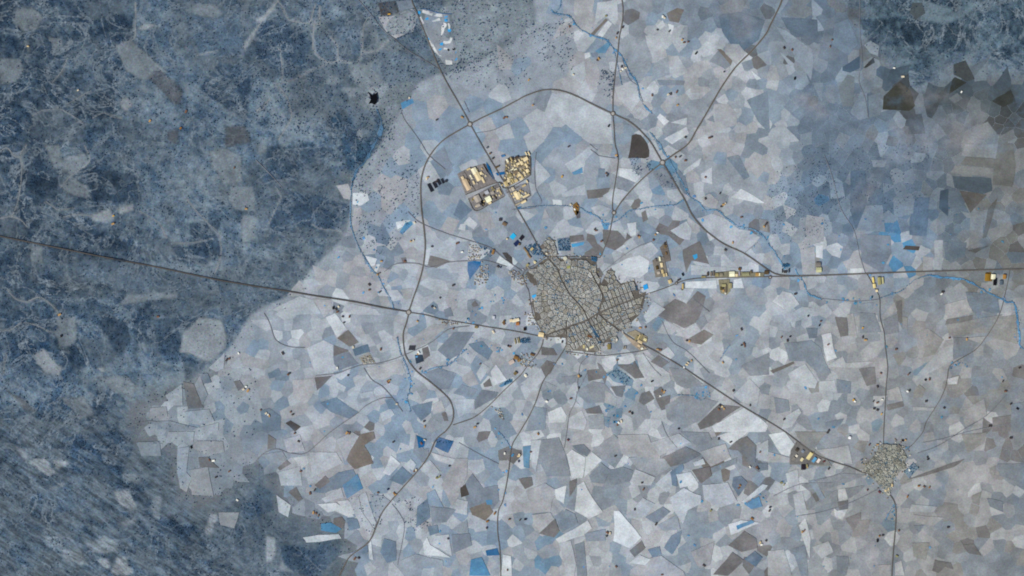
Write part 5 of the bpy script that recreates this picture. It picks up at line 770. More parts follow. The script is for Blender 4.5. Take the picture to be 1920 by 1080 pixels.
FARM = {
(0,1):'855,540,A 852,600,O 1850,488,O 1760,180,R',
(2,0):'1130,125,W 1140,132,C 780,285,O 790,250,D 830,520,W 815,535,C 822,500,D 850,510,C 650,440,O 640,452,D 1235,690,R 1170,710,C 1190,705,D 1290,320,R 1320,315,R 1275,300,O 1590,540,D 1480,1035,R 1495,1028,D 125,600,O 155,790,O 430,200,R 705,120,B 1180,235,D 1090,225,D 1240,790,O 1050,715,R 460,560,C 1380,400,K 725,945,K 1300,1030,D 830,205,D',
(2,1):'490,460,U 480,478,U 470,490,W 440,455,C 1585,455,O 1570,470,D 1600,445,C 945,690,R 955,700,O 1075,680,O 1090,665,W 1060,720,R 705,220,R 715,235,D 1150,770,O 1145,750,D 1655,740,O 1890,620,O 1905,600,D 1720,550,R 780,85,O 790,95,D 425,20,D 620,640,D 630,650,R 670,730,R 1450,410,D 1560,370,K 1450,250,R 1225,100,R 1260,95,D 1300,125,R 1600,795,D 1250,1020,D 1280,980,K 375,245,A',
(1,2):'600,160,D 610,180,R 580,150,K 620,140,C 90,950,W 75,940,C 35,915,R 100,960,O 1000,695,O 990,705,R 1220,485,W 1215,495,O 240,650,R 250,640,D 260,930,R 275,950,D 850,15,R 1210,250,O 1655,290,O 1380,75,D 1680,570,R 1265,1040,O 1260,1000,D 1640,1045,O 1660,1020,D 1780,220,C 1855,255,O 1860,270,R 1480,305,R 200,490,D 660,260,D 650,215,D 700,215,R 1320,140,D 1340,150,C 1780,330,C 1890,435,K 1905,440,R 610,600,W 935,460,R 730,445,C 1055,870,C 1230,605,D 930,30,D 690,655,D',
(2,2):'500,660,O 510,665,D 1125,770,U 1140,780,O 1110,810,W 1320,560,C 1310,575,T 1345,545,O 1290,595,W 1575,890,T 1560,880,D 1590,905,O 1550,910,R 1740,420,R 1720,430,D 1745,440,R 1050,700,K 800,1010,W 820,1000,C 790,1025,R 900,940,K 880,930,R 100,650,W 40,520,U 30,640,R 50,545,O 1090,460,O 1110,465,R 1585,20,O 1600,40,W 1580,5,D 1275,10,D 1330,400,O 1310,395,D 260,850,W 1785,880,D 20,240,W 45,265,U 1660,770,D 1000,295,R 960,300,O 440,830,R 500,750,D 1720,310,D 1580,560,O 1250,1055,K 790,540,R',
(3,2):'385,280,K 395,250,R 710,300,A 165,365,K 145,395,D 100,370,R 640,840,A 650,850,W 855,835,W 850,945,A 790,850,D 820,860,R 1050,650,R 1060,640,D 1180,690,K 1210,685,R 1760,700,D 1060,770,D 1045,775,W 1320,900,D 1185,850,D 1870,905,K 450,425,R 1490,385,O 960,460,R 205,45,D 1885,600,D 300,210,K 1310,30,D 1300,45,W 1820,870,D 1665,1035,D 795,905,D 820,915,D 120,985,D 455,1070,D 1780,775,R 710,370,D 730,390,O 820,740,D 845,640,R 1360,375,R',
(3,3):'1010,65,K 1030,60,O 1060,285,W 265,270,K 275,255,R 295,265,O 1045,485,U 835,450,M 745,435,M 820,815,K 835,780,U 860,775,D 1195,190,D 1200,205,K 15,565,K 10,590,D 270,740,R 255,750,O 965,930,B 1130,405,U 1210,415,U 1170,410,R 100,380,B 120,395,B 760,95,M 820,95,O 445,5,D 1820,45,D 1350,715,D 420,220,M 455,275,D 980,740,R 930,400,T 900,430,T 880,440,T',
(1,3):'1185,295,R 1200,285,C 1035,460,U 1045,470,O 990,430,N 405,460,R 440,435,D 450,610,R 470,625,R 430,605,O 1240,85,R 1265,60,C 1735,670,U 1790,610,U 1375,335,B 1355,345,B 1450,255,D 290,10,R 700,10,R 680,8,O 1865,160,W 1885,1035,R 1730,720,D 1900,655,R 1440,800,D 335,295,R 320,70,D 1030,75,D 915,455,R 740,950,R 770,945,D',
(2,3):'50,180,T 55,170,C 50,220,N 60,660,D 100,655,K 710,780,K 715,755,R 735,760,C 1785,262,W 1845,275,D 1835,265,R 1710,400,U 1700,420,R 1860,830,T 1870,845,W 1905,815,D 780,1010,R 985,430,R 975,380,D 1800,650,U 195,15,U 420,60,M 775,180,D 1125,1070,R 1080,690,D 920,580,D 1550,50,D 1640,75,D 1860,150,R 1490,590,B 1440,1000,D 140,150,R',
(0,2):'1860,770,O 1845,740,W 1825,760,C 1190,215,R 465,360,K 450,200,O 1700,540,D 1720,530,R 1790,490,W',
(1,1):'1160,730,O 1180,725,C 910,980,O 925,970,R 850,1055,D 1290,250,O 1280,260,C 1360,272,D 1350,285,D 1115,880,R 940,880,O 1510,745,R 1320,770,D 1545,810,W 1480,1060,D 1815,920,D 1835,925,N 1670,855,C 1190,590,C',
(0,0):'1130,910,O 1360,965,U 215,350,T 590,680,C 1400,840,R',
(1,0):'1545,880,O 1860,885,R 1880,880,U 1000,110,A 1150,735,C 1355,900,D',
(3,0):'120,360,D 200,590,K 180,375,R 480,300,R 465,350,R 945,510,W 1010,575,C 1450,690,W',
(0,3):'1570,210,R 1600,215,W 1435,115,K 1720,295,R 1620,340,D 1780,510,W',
}
FC = dict(A=(206,160,70),O=(190,150,98),R=(122,88,72),W=(250,244,232),C=(222,206,180),D=(74,66,66),K=(34,30,34),U=(150,104,52),B=(146,140,96),M=(104,56,60),N=(40,44,84),T=(226,200,154))
for (c, r), s in FARM.items():
    for e_ in s.split():
        a, b, k = e_.split(','); X, Y = c*480+float(a)/4, r*270+float(b)/4
        sz = random.uniform(2.0, 3.2); as_ = random.uniform(1.2, 2.0)
        building('farm_building', 'building', X, Y, sz*as_, sz, random.choice((0, -25, 30, 60, 90, -60))+random.uniform(-8, 8), FC[k], 6, None, group='farm buildings scattered over the plain')
# greenhouse rows left of the ring road bend and a solar row
for i in range(5):
    X, Y = 480+(1150+i*10)/4, 540+450/4
    building('greenhouse', 'greenhouse', X, Y, 1.5, 8.5, 12, (66,66,76), 3, 'dark ribbed greenhouse row inside the south-west ring road bend, one of five', group='greenhouse rows by the ring road')
# ---------------------------------------------------------------- town
TOWN = [(1027,484),(1116,485),(1119,505),(1127,533),(1139,508),(1147,506),(1153,521),(1158,533),(1190,526),(1199,553),(1212,549),(1208,566),(1199,592),(1184,606),(1172,616),(1160,621),(1150,618),(1154,640),(1130,645),(1120,660),(1064,657),(1061,634),(1022,631),(1004,600),(996,566),(1002,560),(1010,540),(993,530),(986,513),(1004,498)]
UP = [(1024,478),(1012,462),(1024,450),(1036,448),(1046,476)]
AV = [spline([tuple(map(float, e.split(','))) for e in s.split()], 6) for n, l, h, s in ROADS if n in ('avenue','road','highway')]
def split_by_avenues(poly, half):
    polys = [poly]
    for C in AV:
        for (x0, y0), (x1, y1) in zip(C[:-1], C[1:]):
            mx, my = (x0+x1)/2, (y0+y1)/2
            out = []
            for p in polys:
                q = np.asarray(p)
                if q[:,0].min()-4 < mx < q[:,0].max()+4 and q[:,1].min()-4 < my < q[:,1].max()+4:
                    # does the segment (slightly lengthened) touch the polygon?
                    hit = any(sdist1(p, x0+(x1-x0)*t, y0+(y1-y0)*t) > -half for t in (0, .25, .5, .75, 1))
                    if hit:
                        L = math.hypot(x1-x0, y1-y0); nx_, ny_ = (y1-y0)/L, -(x1-x0)/L
                        a = clip_half(p, x0-nx_*half, y0-ny_*half, nx_, ny_); b = clip_half(p, x0+nx_*half, y0+ny_*half, -nx_, -ny_)
                        out += [z for z in (a, b) if len(z) >= 3 and area(z) > 5]; continue
                out.append(p)
            polys = out
    return polys
def lattice(P, ang, du, dv, jit, stagger=0.5):
    a = math.radians(ang); u = np.array((math.cos(a), math.sin(a))); v = np.array((-math.sin(a), math.cos(a)))
    c = np.mean(P, axis=0); out = []
    for i in range(-30, 31):
        for j in range(-30, 31):
            p = c+u*du*(i+random.uniform(-jit, jit))+v*dv*(j+stagger*(i % 2)*0.5+random.uniform(-jit, jit))
            if sdist(P, np.array([p[0]]), np.array([p[1]]))[0] > 1.5: out.append(tuple(p))
    return out
GRID_E = [(1128,546),(1190,526),(1199,553),(1212,549),(1199,566),(1135,590),(1122,586)]
GRID_T = [(1128,534),(1139,508),(1147,506),(1158,535),(1128,546)]
GRID_SE = [(1135,592),(1202,566),(1206,580),(1184,606),(1160,621),(1140,604)]
GRID_S = [(1063,618),(1100,603),(1122,592),(1150,618),(1154,640),(1130,645),(1120,660),(1064,657)]
OLD = [(1027,484),(1116,485),(1119,505),(1128,546),(1122,586),(1063,614),(1022,631),(1004,600),(996,566),(1002,560),(1010,540),(993,530),(986,513),(1004,498)]
districts = [(GRID_E, -21, 7.4, 14.5, 0.03, 'housing block in the regular street grid on the east side of the town','housing blocks of the eastern grid'),
             (GRID_T, -24, 5.6, 11.0, 0.06, 'narrow housing block in the small grid at the top right of the town','housing blocks of the upper right grid'),
             (GRID_SE, -27, 14.0, 7.4, 0.04, 'long housing block in the sloping rows at the lower right of the town','housing blocks of the lower right rows'),
             (GRID_S, 63, 11.5, 7.2, 0.08, 'housing block in the steep streets at the bottom of the town','housing blocks of the lower town'),
             (OLD, 20, 9.8, 9.8, 0.36, 'dense irregular housing block in the old town centre','housing blocks of the old town'),
             (UP, 50, 7.5, 7.5, 0.2, 'small housing block above the top street of the town','housing blocks above the top street')]
def house_split(poly, lim):
    if area(poly) < lim: return [poly]
    q = np.asarray(poly); c = q.mean(0)
    w_, V = np.linalg.eigh(np.cov((q-c).T)); d = V[:, 1]; t = random.uniform(-0.16, 0.16)*math.sqrt(max(w_[1], .1))*2
    c = c+d*t
    a = clip_half(poly, c[0], c[1], d[0], d[1]); b = clip_half(poly, c[0], c[1], -d[0], -d[1])
    r = []
    for z in (a, b):
        if len(z) >= 3: r += house_split(z, lim)
    return r
ROOFS = [((158,156,153),6),((168,165,160),5),((148,145,142),4),((178,175,170),2.4),((130,124,118),2.6),((196,194,192),0.6),((122,138,154),2.4),((92,130,158),0.7),((152,144,128),3)]
ROOFV = [((164,161,150),5),((152,150,142),4),((176,172,160),3),((120,116,106),3),((104,118,128),2),((92,112,126),1.4)]
def prisms(polys, z0, palette, hmin, hmax, gardens=True):
    V, F, C = [], [], []
    cols = [p[0] for p in palette]; wts = [p[1] for p in palette]; base = random.choices(cols, wts)[0]
    if base[2] > base[0]+18: base = cols[0]
    for p in polys:
        c = random.choices(cols, wts)[0]
        if not (c[2] > c[0]+18): c = tuple(0.55*np.array(base)+0.45*np.array(c))
        gar = c[2] > c[0]+18
        h = 6.4+(random.uniform(0.3, 1.0) if gar else random.uniform(hmin, hmax))
        q = np.asarray(p); n = len(q)
        a = 0
        for i in range(n): a += q[i][0]*q[(i+1)%n][1]-q[(i+1)%n][0]*q[i][1]
        if a > 0: q = q[::-1]
        x, y = W(q[:,0], q[:,1]); d = random.uniform(0, 6.28); tilt = 0 if gar else random.uniform(0.0, 0.07)
        top = z0+h+tilt*((x-x.mean())*math.cos(d)+(y-y.mean())*math.sin(d))
        b = len(V); V += np.c_[x, y, np.full(n, z0)].tolist()+np.c_[x, y, top].tolist()
        cc = lin(np.clip(np.array(c, float)*random.uniform(0.99, 1.12)+np.random.uniform(-3, 3, 3), 5, 245))
        F.append([b+n+i for i in range(n)]); C.append(cc)
        wc = lin((140,134,128))
        for i in range(n): F.append([b+i, b+(i+1)%n, b+n+(i+1)%n, b+n+i]); C.append(wc)
    return V, F, C
seedp, sdi = [], []
CEN = (1076, 558)
def radial(P):
    out = []; r = 4.0
    while r < 120:
        n = max(5, int(2*math.pi*r/(10.5+3.5*math.sin(r*0.6)))); off = random.random()
        for k in range(n):
            a = (k+off+random.uniform(-.16, .16))*2*math.pi/n; q = r+random.uniform(-1.3, 1.3)
            x, y = CEN[0]+math.cos(a)*q*1.05, CEN[1]+math.sin(a)*q
            if sdist1(P, x, y) > 1.5: out.append((x, y))
        r += random.uniform(10.0, 14.0)
    return out
for di, dct in enumerate(districts):
    for p in radial(dct[0]) if di == 4 else lattice(dct[0], dct[1], dct[2], dct[3], dct[4], 0.5 if di != 0 else 0.0): seedp.append(p); sdi.append(di)
# guard seeds outside the built-up area stop the outer cells from running away
gp = []
for i in range(3000):
    x, y = random.uniform(960, 1240), random.uniform(430, 690)
    s_ = max(sdist1(TOWN, x, y), sdist1(UP, x, y))
    if s_ < -4.0 and all((x-a)**2+(y-b)**2 > 36 for a, b in gp): gp.append((x, y))
allp = seedp+gp
cells = voronoi(allp, 12, ok=[i < len(seedp) for i in range(len(allp))])
blocks = []
for c, di in zip(cells, sdi):
    if c is None: continue
    for p in split_by_avenues(c, 0.75):
        p = inset(p, 0.44 if di == 4 else 0.66)
        if p and area(p) > 7 and not (max(sdist1(TOWN, *np.mean(p, axis=0)), sdist1(UP, *np.mean(p, axis=0))) < 4.5 and random.random() < 0.3): blocks.append((area(p), p, di))
blocks.sort(key=lambda b: -b[0])
sx, sy = [], []
# a darker floor under the streets
area_obj('street_paving', TOWN, 5.0, M_yard, 'brown-grey paving of the town streets', 'paving', 'structure', vcol=(104,97,91), rough=2.6)
area_obj('street_paving', UP, 5.0, M_yard, 'brown-grey paving above the top street', 'paving', 'structure', vcol=(120,110,104), rough=0.6)
def block_obj(p, label, group, palette, lim):
    hs = house_split(p, lim)
    hs = [z for z in (inset(h, 0.05) for h in hs) if z]
    if not hs: return
    V, F, C = prisms(hs, 0.0, palette, 4.5, 9.5)
    c = np.mean(np.asarray(p), axis=0); x, y = W(*c)
    o = mesh_obj('housing_block', V, F, M_town, None, fcol=C, origin=(x, y, 0)); tag(o, label, 'housing block', group); return o
SECT = ['right','lower right','bottom','lower left','left','upper left','top','upper right']
for a, p, di in blocks[:300]:
    lb, grp = districts[di][5], districts[di][6]
    if di == 4:
        c = np.mean(np.asarray(p), axis=0); dx, dy = c[0]-CEN[0], c[1]-CEN[1]; sc_ = SECT[int(round(math.atan2(dy, dx)/(math.pi/4))) % 8]; rr = math.hypot(dx, dy)
        ringn = 'innermost' if rr < 18 else ('middle' if rr < 42 else 'outer')
        lb = 'packed housing block, %s ring of the old town, %s of its centre' % (ringn, sc_); grp = 'old town blocks, %s ring, %s' % (ringn, sc_)
    block_obj(p, lb, grp, ROOFS, 6.5)
V, F, C = [], [], []
for a, p, di in blocks[300:]:
    v, f, c = prisms([z for z in (inset(h, 0.05) for h in house_split(p, 7)) if z], 0.0, ROOFS, 4.5, 9.5)
    b = len(V); V += v; F += [[i+b for i in q] for q in f]; C += c
if V: tag(mesh_obj('small_houses', V, F, M_town, None, fcol=C, origin=(0,0,0)), 'slivers of housing filling the corners between the town blocks', 'houses', kind='stuff')
# plazas and gardens of the town
for s, c_, lb in (('930,330 1000,300 1060,350 1050,420 960,430',(74,112,150),'blue-green park in the lower old town'),('250,275 330,300 340,390 400,500 350,520 290,420',(58,136,182),None)):
    pass
# village
VIL = [(1655,832),(1690,836),(1700,855),(1694,880),(1676,895),(1670,912),(1666,930),(1652,912),(1626,890),(1619,880),(1640,850)]
area_obj('street_paving', VIL, 5.0, M_yard, 'olive-grey paving of the village lanes', 'paving', 'structure', vcol=(138,136,128), rough=2.5)
vs_ = lattice(VIL, 30, 7.2, 7.2, 0.3); vg = []
for i in range(900):
    x, y = random.uniform(1600, 1720), random.uniform(815, 945)
    if sdist1(VIL, x, y) < -2.6 and all((x-a)**2+(y-b)**2 > 25 for a, b in vg): vg.append((x, y))
for c in voronoi(vs_+vg, 9, ok=[i < len(vs_) for i in range(len(vs_)+len(vg))]):
    if c is None: continue
    p = inset(c, 0.35)
    if p and area(p) > 5 and not (sdist1(VIL, *np.mean(p, axis=0)) < 4 and random.random() < 0.35): block_obj(p, 'small olive-roofed block of village houses at the lower right', 'housing blocks of the village', ROOFV, 5.5)
# suburbs of little detached houses
SUB = [(Z(860,400,7.717,'150,440 340,470 330,640 230,690 130,690'),34,'little house in the suburb above the blue crop field','houses above the blue crop field'),
       (Z(860,400,7.717,'330,690 450,720 420,1000 250,1060 200,1000'),40,'little house in the suburb right of the blue crop field','houses right of the blue crop field'),
       (Z(860,400,7.717,'720,830 860,810 980,960 980,1060 880,1040 740,930'),34,'little house in the suburb outside the west gate of the town','houses outside the west gate'),
       (Z(900,640,9,'660,180 900,230 880,330 960,380 880,470 760,460 640,370'),30,'little house in the lower left suburb beside the road','houses of the lower left suburb'),
       (T(2,1,'250,700 320,690 340,820 260,830'),16,'little house on the slope above the top street','houses above the top street'),
       (T(2,2,'90,180 180,170 190,280 110,290'),16,'little house by the western road into town','houses by the western road'),
       (T(1,2,'1330,230 1480,240 1580,275 1440,290'),16,'little roadside house right of the western roundabout','houses right of the western roundabout'),
       (T(1,2,'780,530 850,490 890,560 810,570'),18,'little house in the building plot left of the ring road','houses left of the ring road'),
       (T(1,2,'1740,900 1800,860 1890,970 1850,990'),14,'little house beside the lower bend road','houses beside the lower bend'),
       (T(2,2,'420,340 530,350 540,440 430,440'),18,'little terrace at the bottom left of the town','terraces at the bottom left')]
RING = [(x+(x-1090)*0.09, y+(y-570)*0.10) for x, y in TOWN]
SUB += [(RING, 110, 'little house on the ragged outer edge of the town', 'houses on the edge of the town'), ([(x+(x-1660)*0.3, y+(y-880)*0.25) for x, y in VIL], 45, 'little house on the ragged edge of the village', 'houses on the edge of the village')]
for P, n, lb, grp in SUB:
    q = np.asarray(P); k = 0; t = 0; got = []
    while k < n and t < 3000:
        t += 1; x, y = random.uniform(q[:,0].min(), q[:,0].max()), random.uniform(q[:,1].min(), q[:,1].max())
        if sdist1(P, x, y) < 0.5 or sdist1(TOWN, x, y) > 0.5 or sdist1(VIL, x, y) > 0.5 or any((x-a)**2+(y-b)**2 < 7 for a, b in got): continue
        got.append((x, y)); k += 1
        c = random.choice(((206,196,180),(170,156,140),(140,120,104),(186,184,188),(120,110,104),(150,138,110)))
        e = building('house', 'house', x, y, random.uniform(1.8, 2.8), random.uniform(1.5, 2.0), random.choice((0, 30, -30, 60))+random.uniform(-10, 10), c, 1.5, lb, group=grp)
        e['group'] = grp
# ---------------------------------------------------------------- trees
def crown_mesh(seed):
    """an oak crown: a bundle of uneven leaf clumps"""
    rs = np.random.RandomState(seed); V, F = [], []
    t = (1+5**.5)/2
    iv = np.array([(-1,t,0),(1,t,0),(-1,-t,0),(1,-t,0),(0,-1,t),(0,1,t),(0,-1,-t),(0,1,-t),(t,0,-1),(t,0,1),(-t,0,-1),(-t,0,1)])/math.sqrt(1+t*t)
    fi = [(0,11,5),(0,5,1),(0,1,7),(0,7,10),(0,10,11),(1,5,9),(5,11,4),(11,10,2),(10,7,6),(7,1,8),(3,9,4),(3,4,2),(3,2,6),(3,6,8),(3,8,9),(4,9,5),(2,4,11),(6,2,10),(8,6,7),(9,8,1)]
    for k in range(7):
        a = rs.uniform(0, 6.28); r = rs.uniform(0.15, 0.62) if k else 0
        c = np.array((math.cos(a)*r, math.sin(a)*r, 0.95+rs.uniform(-0.22, 0.25)))
        p = iv*rs.uniform(0.38, 0.56)*rs.uniform(0.8, 1.2, (12, 1))+c
        b = len(V); V += p.tolist(); F += [tuple(x+b for x in f) for f in fi]
    return V, F
crowns = []
for s in range(5):
    V, F = crown_mesh(s); m = bpy.data.meshes.new('crown'); m.from_pydata(V, [], F); m.materials.append(M_leaf); crowns.append(m)
tv, tf = [], []
for z, r in ((0, .09), (0.45, .06), (0.8, .045)):
    for k in range(6): tv.append((math.cos(k*1.047)*r, math.sin(k*1.047)*r, z))
for l in range(2):
    for k in range(6): tf.append((l*6+k, l*6+(k+1) % 6, l*6+6+(k+1) % 6, l*6+6+k))
for k in range(4):                                       # limbs
    a = k*1.57+0.4; b = len(tv); tv += [(0.03, 0, .6), (-0.03, 0, .6), (0, 0.03, .62), (math.cos(a)*.5, math.sin(a)*.5, 1.0)]; tf += [(b, b+1, b+3), (b+1, b+2, b+3), (b+2, b, b+3)]
trunk_m = bpy.data.meshes.new('trunk'); trunk_m.from_pydata(tv, [], tf); trunk_m.materials.append(M_bark)
OAKZ = [ # zone px, number of individual oaks, label, group
 ([(668,330),(745,262),(786,300),(788,395),(764,425),(745,468),(700,480),(668,440),(660,360)],190,'dark holm oak in the pale pasture left of the ring road','oaks in the pasture left of the ring road'),
 ([(1005,55),(1060,35),(1072,60),(1074,128),(1058,138),(1010,100)],45,'dark oak in the pasture left of the top road','oaks left of the top road'),
 ([(1128,132),(1154,130),(1150,188),(1120,172)],30,'dark oak in the spinney just above the top roundabout','oaks above the top roundabout'),
 ([(1185,296),(1218,298),(1222,318),(1195,330),(1180,315)],18,'dark oak below the dark kite-shaped field','oaks below the kite-shaped field'),
 ([(715,40),(775,22),(778,60),(760,70),(740,70)],17,'dark oak on the pale field left of the golf course','oaks left of the golf course')]
placed = []
def put_oak(X, Y, r, lb, grp):
    x, y = W(X, Y); e = empty('oak_tree', (x, y, float(gz(X, Y))+0.5)); tag(e, lb, 'tree', grp)
    e.rotation_euler.z = random.uniform(0, 6.28)
    for nm, m in (('trunk', trunk_m), ('crown', random.choice(crowns))):
        o = bpy.data.objects.new(nm, m); col.objects.link(o); o.parent = e; o.scale = (r, r, r*random.uniform(0.8, 1.05))
for P, n, lb, grp in OAKZ:
    q = np.asarray(P); k = 0; t = 0
    while k < n and t < 20000:
        t += 1; x, y = random.uniform(q[:,0].min(), q[:,0].max()), random.uniform(q[:,1].min(), q[:,1].max())
        if sdist1(P, x, y) < 0: continue
        if fbm(N3, x/18, y/18, 2) < random.uniform(0.3, 0.62): continue
        put_oak(x, y, random.uniform(4.6, 7.4), lb, grp); k += 1
GOLF = Z(770,0,9,'120,170 250,165 420,215 600,235 650,260 690,520 740,700 800,900 810,1060 560,1080 330,700 250,560 150,300')
# the uncounted rest: scrub on the hills, speckled pastures, stream-side bushes, gardens
def gn_bushes(name, pts, rad, mat, label, cat):
    me = bpy.data.meshes.new(name); me.from_pydata(pts.tolist(), [], [])
    a = me.attributes.new('rad', 'FLOAT', 'POINT'); a.data.foreach_set('value', rad.astype(np.float32))
    o = bpy.data.objects.new(name, me); col.objects.link(o); tag(o, label, cat, kind='stuff')
    ng = bpy.data.node_groups.new(name, 'GeometryNodeTree')
    ng.interface.new_socket('Geometry', in_out='INPUT', socket_type='NodeSocketGeometry'); ng.interface.new_socket('Geometry', in_out='OUTPUT', socket_type='NodeSocketGeometry')
    N = ng.nodes; L = ng.links
    gi = N.new('NodeGroupInput'); go = N.new('NodeGroupOutput')
    ico = N.new('GeometryNodeMeshIcoSphere'); ico.inputs['Radius'].default_value = 1.0; ico.inputs['Subdivisions'].default_value = 2
    nt = N.new('ShaderNodeTexNoise'); nt.inputs['Scale'].default_value = 1.6; nt.inputs['Detail'].default_value = 2
    sub = N.new('ShaderNodeVectorMath'); sub.operation = 'SUBTRACT'; sub.inputs[1].default_value = (0.5, 0.5, 0.5)
    sc = N.new('ShaderNodeVectorMath'); sc.operation = 'SCALE'; sc.inputs['Scale'].default_value = 1.5
    sp = N.new('GeometryNodeSetPosition'); sm = N.new('GeometryNodeSetMaterial'); sm.inputs['Material'].default_value = mat
    L.new(nt.outputs['Color'], sub.inputs[0]); L.new(sub.outputs[0], sc.inputs[0]); L.new(sc.outputs[0], sp.inputs['Offset'])
    L.new(ico.outputs['Mesh'], sp.inputs['Geometry']); L.new(sp.outputs[0], sm.inputs[0])
    iop = N.new('GeometryNodeInstanceOnPoints'); na = N.new('GeometryNodeInputNamedAttribute'); na.data_type = 'FLOAT'; na.inputs['Name'].default_value = 'rad'
    rv = N.new('FunctionNodeRandomValue'); rv.data_type = 'FLOAT_VECTOR'; rv.inputs['Max'].default_value = (0.5, 0.5, 6.28)
    L.new(gi.outputs[0], iop.inputs['Points']); L.new(sm.outputs[0], iop.inputs['Instance'])
    out = na.outputs[0]
    L.new(out, iop.inputs['Scale']); L.new(rv.outputs[0], iop.inputs['Rotation'])
    L.new(iop.outputs[0], go.inputs[0])
    md = o.modifiers.new('bushes', 'NODES'); md.node_group = ng
    return o
def scatter(n, prob, box):
    X = np.random.uniform(box[0], box[2], n); Y = np.random.uniform(box[1], box[3], n)
    k = np.random.rand(n) < prob(X, Y); return X[k], Y[k]
def hill_prob(X, Y):
    m = grid_at(scr, X, Y); e = np.clip(np.maximum(grid_at(sl, X, Y)+26, 0)/26, 0, 1)**2*0.10*(m < 0.5)
    m = m*np.where(sdist(GOLF, np.asarray(X), np.asarray(Y)) > 0, 0.05, 1)
    return np.maximum(m*(0.04+0.96*grid_at(dens, X, Y)**1.6), e*grid_at(nf, X, Y)*(2+2.5*(np.asarray(Y) > 660))*(np.asarray(Y) > 380))
X, Y = scatter(230000, hill_prob, (-260, -180, 2180, 1260))
x, y = W(X, Y); r = 2.0+4.2*np.random.rand(len(X))**1.6
gn_bushes('hillside_scrub', np.c_[x, y, gz(X, Y)+r*0.25], r, M_scrub, 'dark evergreen scrub and oak woodland covering the hills', 'scrub')
print('scrub', len(X))
SPK = [([(480,60),(700,0),(1010,0),(1010,60),(940,110),(870,150),(800,140),(760,200),(720,270),(600,260),(480,230)],4300,2.4,5.8),
       ([(668,330),(745,262),(790,300),(790,395),(764,425),(745,468),(700,480),(668,440)],320,2.6,5.0),([(1000,50),(1075,30),(1076,130),(1058,140),(1005,110)],200,2.6,5.2),
       ([(1126,130),(1155,128),(1150,192),(1118,172)],130,3.4,5.6),([(1180,294),(1222,296),(1225,318),(1190,332)],90,3,5),([(1226,328),(1262,320),(1275,352),(1240,352)],90,3,5),
       ([(1440,330),(1500,300),(1560,300),(1560,420),(1500,480),(1445,440)],700,2.4,4.2),([(1500,270),(1760,270),(1740,400),(1520,400)],700,2.2,4),
       ([(235,745),(345,718),(420,665),(480,690),(480,910),(350,960),(300,850)],420,3.2,5.6),([(640,935),(720,920),(715,985),(690,1000),(660,960)],120,3.2,5.6),([(735,935),(800,930),(815,985),(760,1000)],200,3,5),
       ([(660,255),(700,225),(740,220),(740,262),(668,330)],260,3.4,6),([(820,120),(870,100),(1000,100),(1000,160),(900,170)],260,3,5)]
XX, YY, RR = [], [], []
for P, n, r0, r1 in SPK:
    q = np.asarray(P); a = np.random.uniform(q[:,0].min(), q[:,0].max(), n*2); b = np.random.uniform(q[:,1].min(), q[:,1].max(), n*2)
    k = (sdist(P, a, b) > 0) & ((sdist(GOLF, a, b) < 0) | (np.random.rand(n*2) < 0.15)) & (np.random.rand(n*2) < sstep(0.3, 0.6, fbm(N3, a/14, b/14, 3)))
    XX.append(a[k][:n]); YY.append(b[k][:n]); RR.append(r0*0.6+(r1*1.15-r0*0.6)*np.random.rand(len(a[k][:n]))**2)
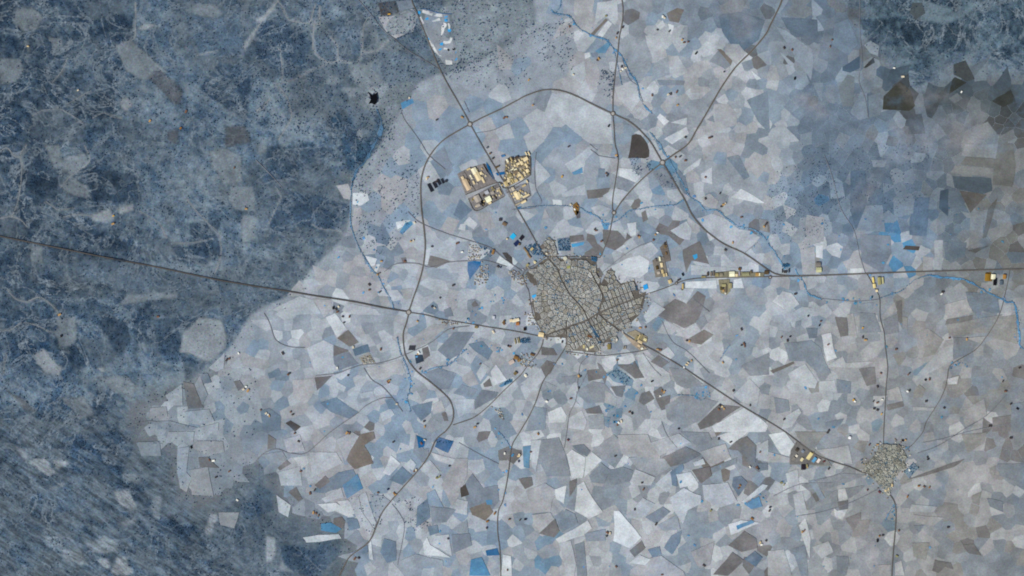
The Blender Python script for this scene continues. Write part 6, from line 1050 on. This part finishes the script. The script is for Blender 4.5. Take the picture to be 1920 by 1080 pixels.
# stream-side bushes
SX, SY = [], []
for w_, c_, s in STREAMS:
    C = spline([tuple(map(float, e.split(','))) for e in s.split()], 1.2)
    m = np.random.rand(len(C)) < 0.5; j = C[m]+np.random.normal(0, w_*0.6, (m.sum(), 2)); SX.append(j[:,0]); SY.append(j[:,1])
X = np.concatenate(XX); Y = np.concatenate(YY); R_ = np.concatenate(RR); x, y = W(X, Y)
gn_bushes('pasture_trees', np.c_[x, y, gz(X, Y)+R_*0.6], R_, M_leaf, 'small dark trees speckling the pastures below the hills', 'trees')
X = np.concatenate(SX); Y = np.concatenate(SY); x, y = W(X, Y); r = np.random.uniform(1.8, 3.8, len(X))
gn_bushes('streamside_bushes', np.c_[x, y, gz(X, Y)+5.5], r, M_garden, 'blue-green bushes lining the streams', 'bushes')
# town gardens, street trees
GARD = [(Z(960,440,9,'200,200 420,120 560,360 420,350 340,340'),150),(Z(960,440,9,'1330,370 1430,380 1420,460 1350,440'),60),(Z(960,550,9,'1320,540 1400,600 1430,700 1360,700'),60),(Z(960,550,9,'930,330 1000,300 1060,350 1050,420 960,430'),70),
        (Z(960,550,9,'950,660 1080,670 1080,710 960,710'),40),(Z(960,550,9,'140,770 300,740 310,830 150,850'),60),(Z(960,550,9,'660,20 780,10 770,90 670,90'),50),(Z(960,440,9,'890,760 1000,760 1040,840 960,900'),60),(Z(1080,500,9,'900,330 1030,330 1040,400 930,400'),30),
        (Z(1080,580,9,'240,280 330,300 400,480 350,500 280,400'),80),(Z(1080,580,9,'350,520 420,530 430,600 380,600'),30),(T(2,1,'340,720 430,710 440,800 350,800'),50),(Z(860,400,7.717,'350,470 500,540 470,640 360,600'),30),(Z(1340,440,9,'1130,500 1240,490 1260,540 1140,560'),40),
        (T(3,3,'690,210 720,190 700,250 680,240'),14),(T(3,3,'1010,290 1100,220 1130,270 1060,350'),40),(T(2,2,'710,640 790,600 900,690 860,740'),60),(T(1,2,'1880,690 1920,680 1920,700 1850,740'),30),(T(1,3,'1340,60 1480,70 1470,85 1350,80'),16)]
X, Y = [], []
for P, n in GARD:
    q = np.asarray(P); a = np.random.uniform(q[:,0].min(), q[:,0].max(), n*2); b = np.random.uniform(q[:,1].min(), q[:,1].max(), n*2); k = sdist(P, a, b) > 0; X += a[k].tolist(); Y += b[k].tolist()
X = np.array(X); Y = np.array(Y); x, y = W(X, Y); r = np.random.uniform(2.5, 5.0, len(X))
gn_bushes('garden_trees', np.c_[x, y, np.full(len(X), 9.5)], r, M_garden, 'blue-green garden and street trees of the town', 'trees')
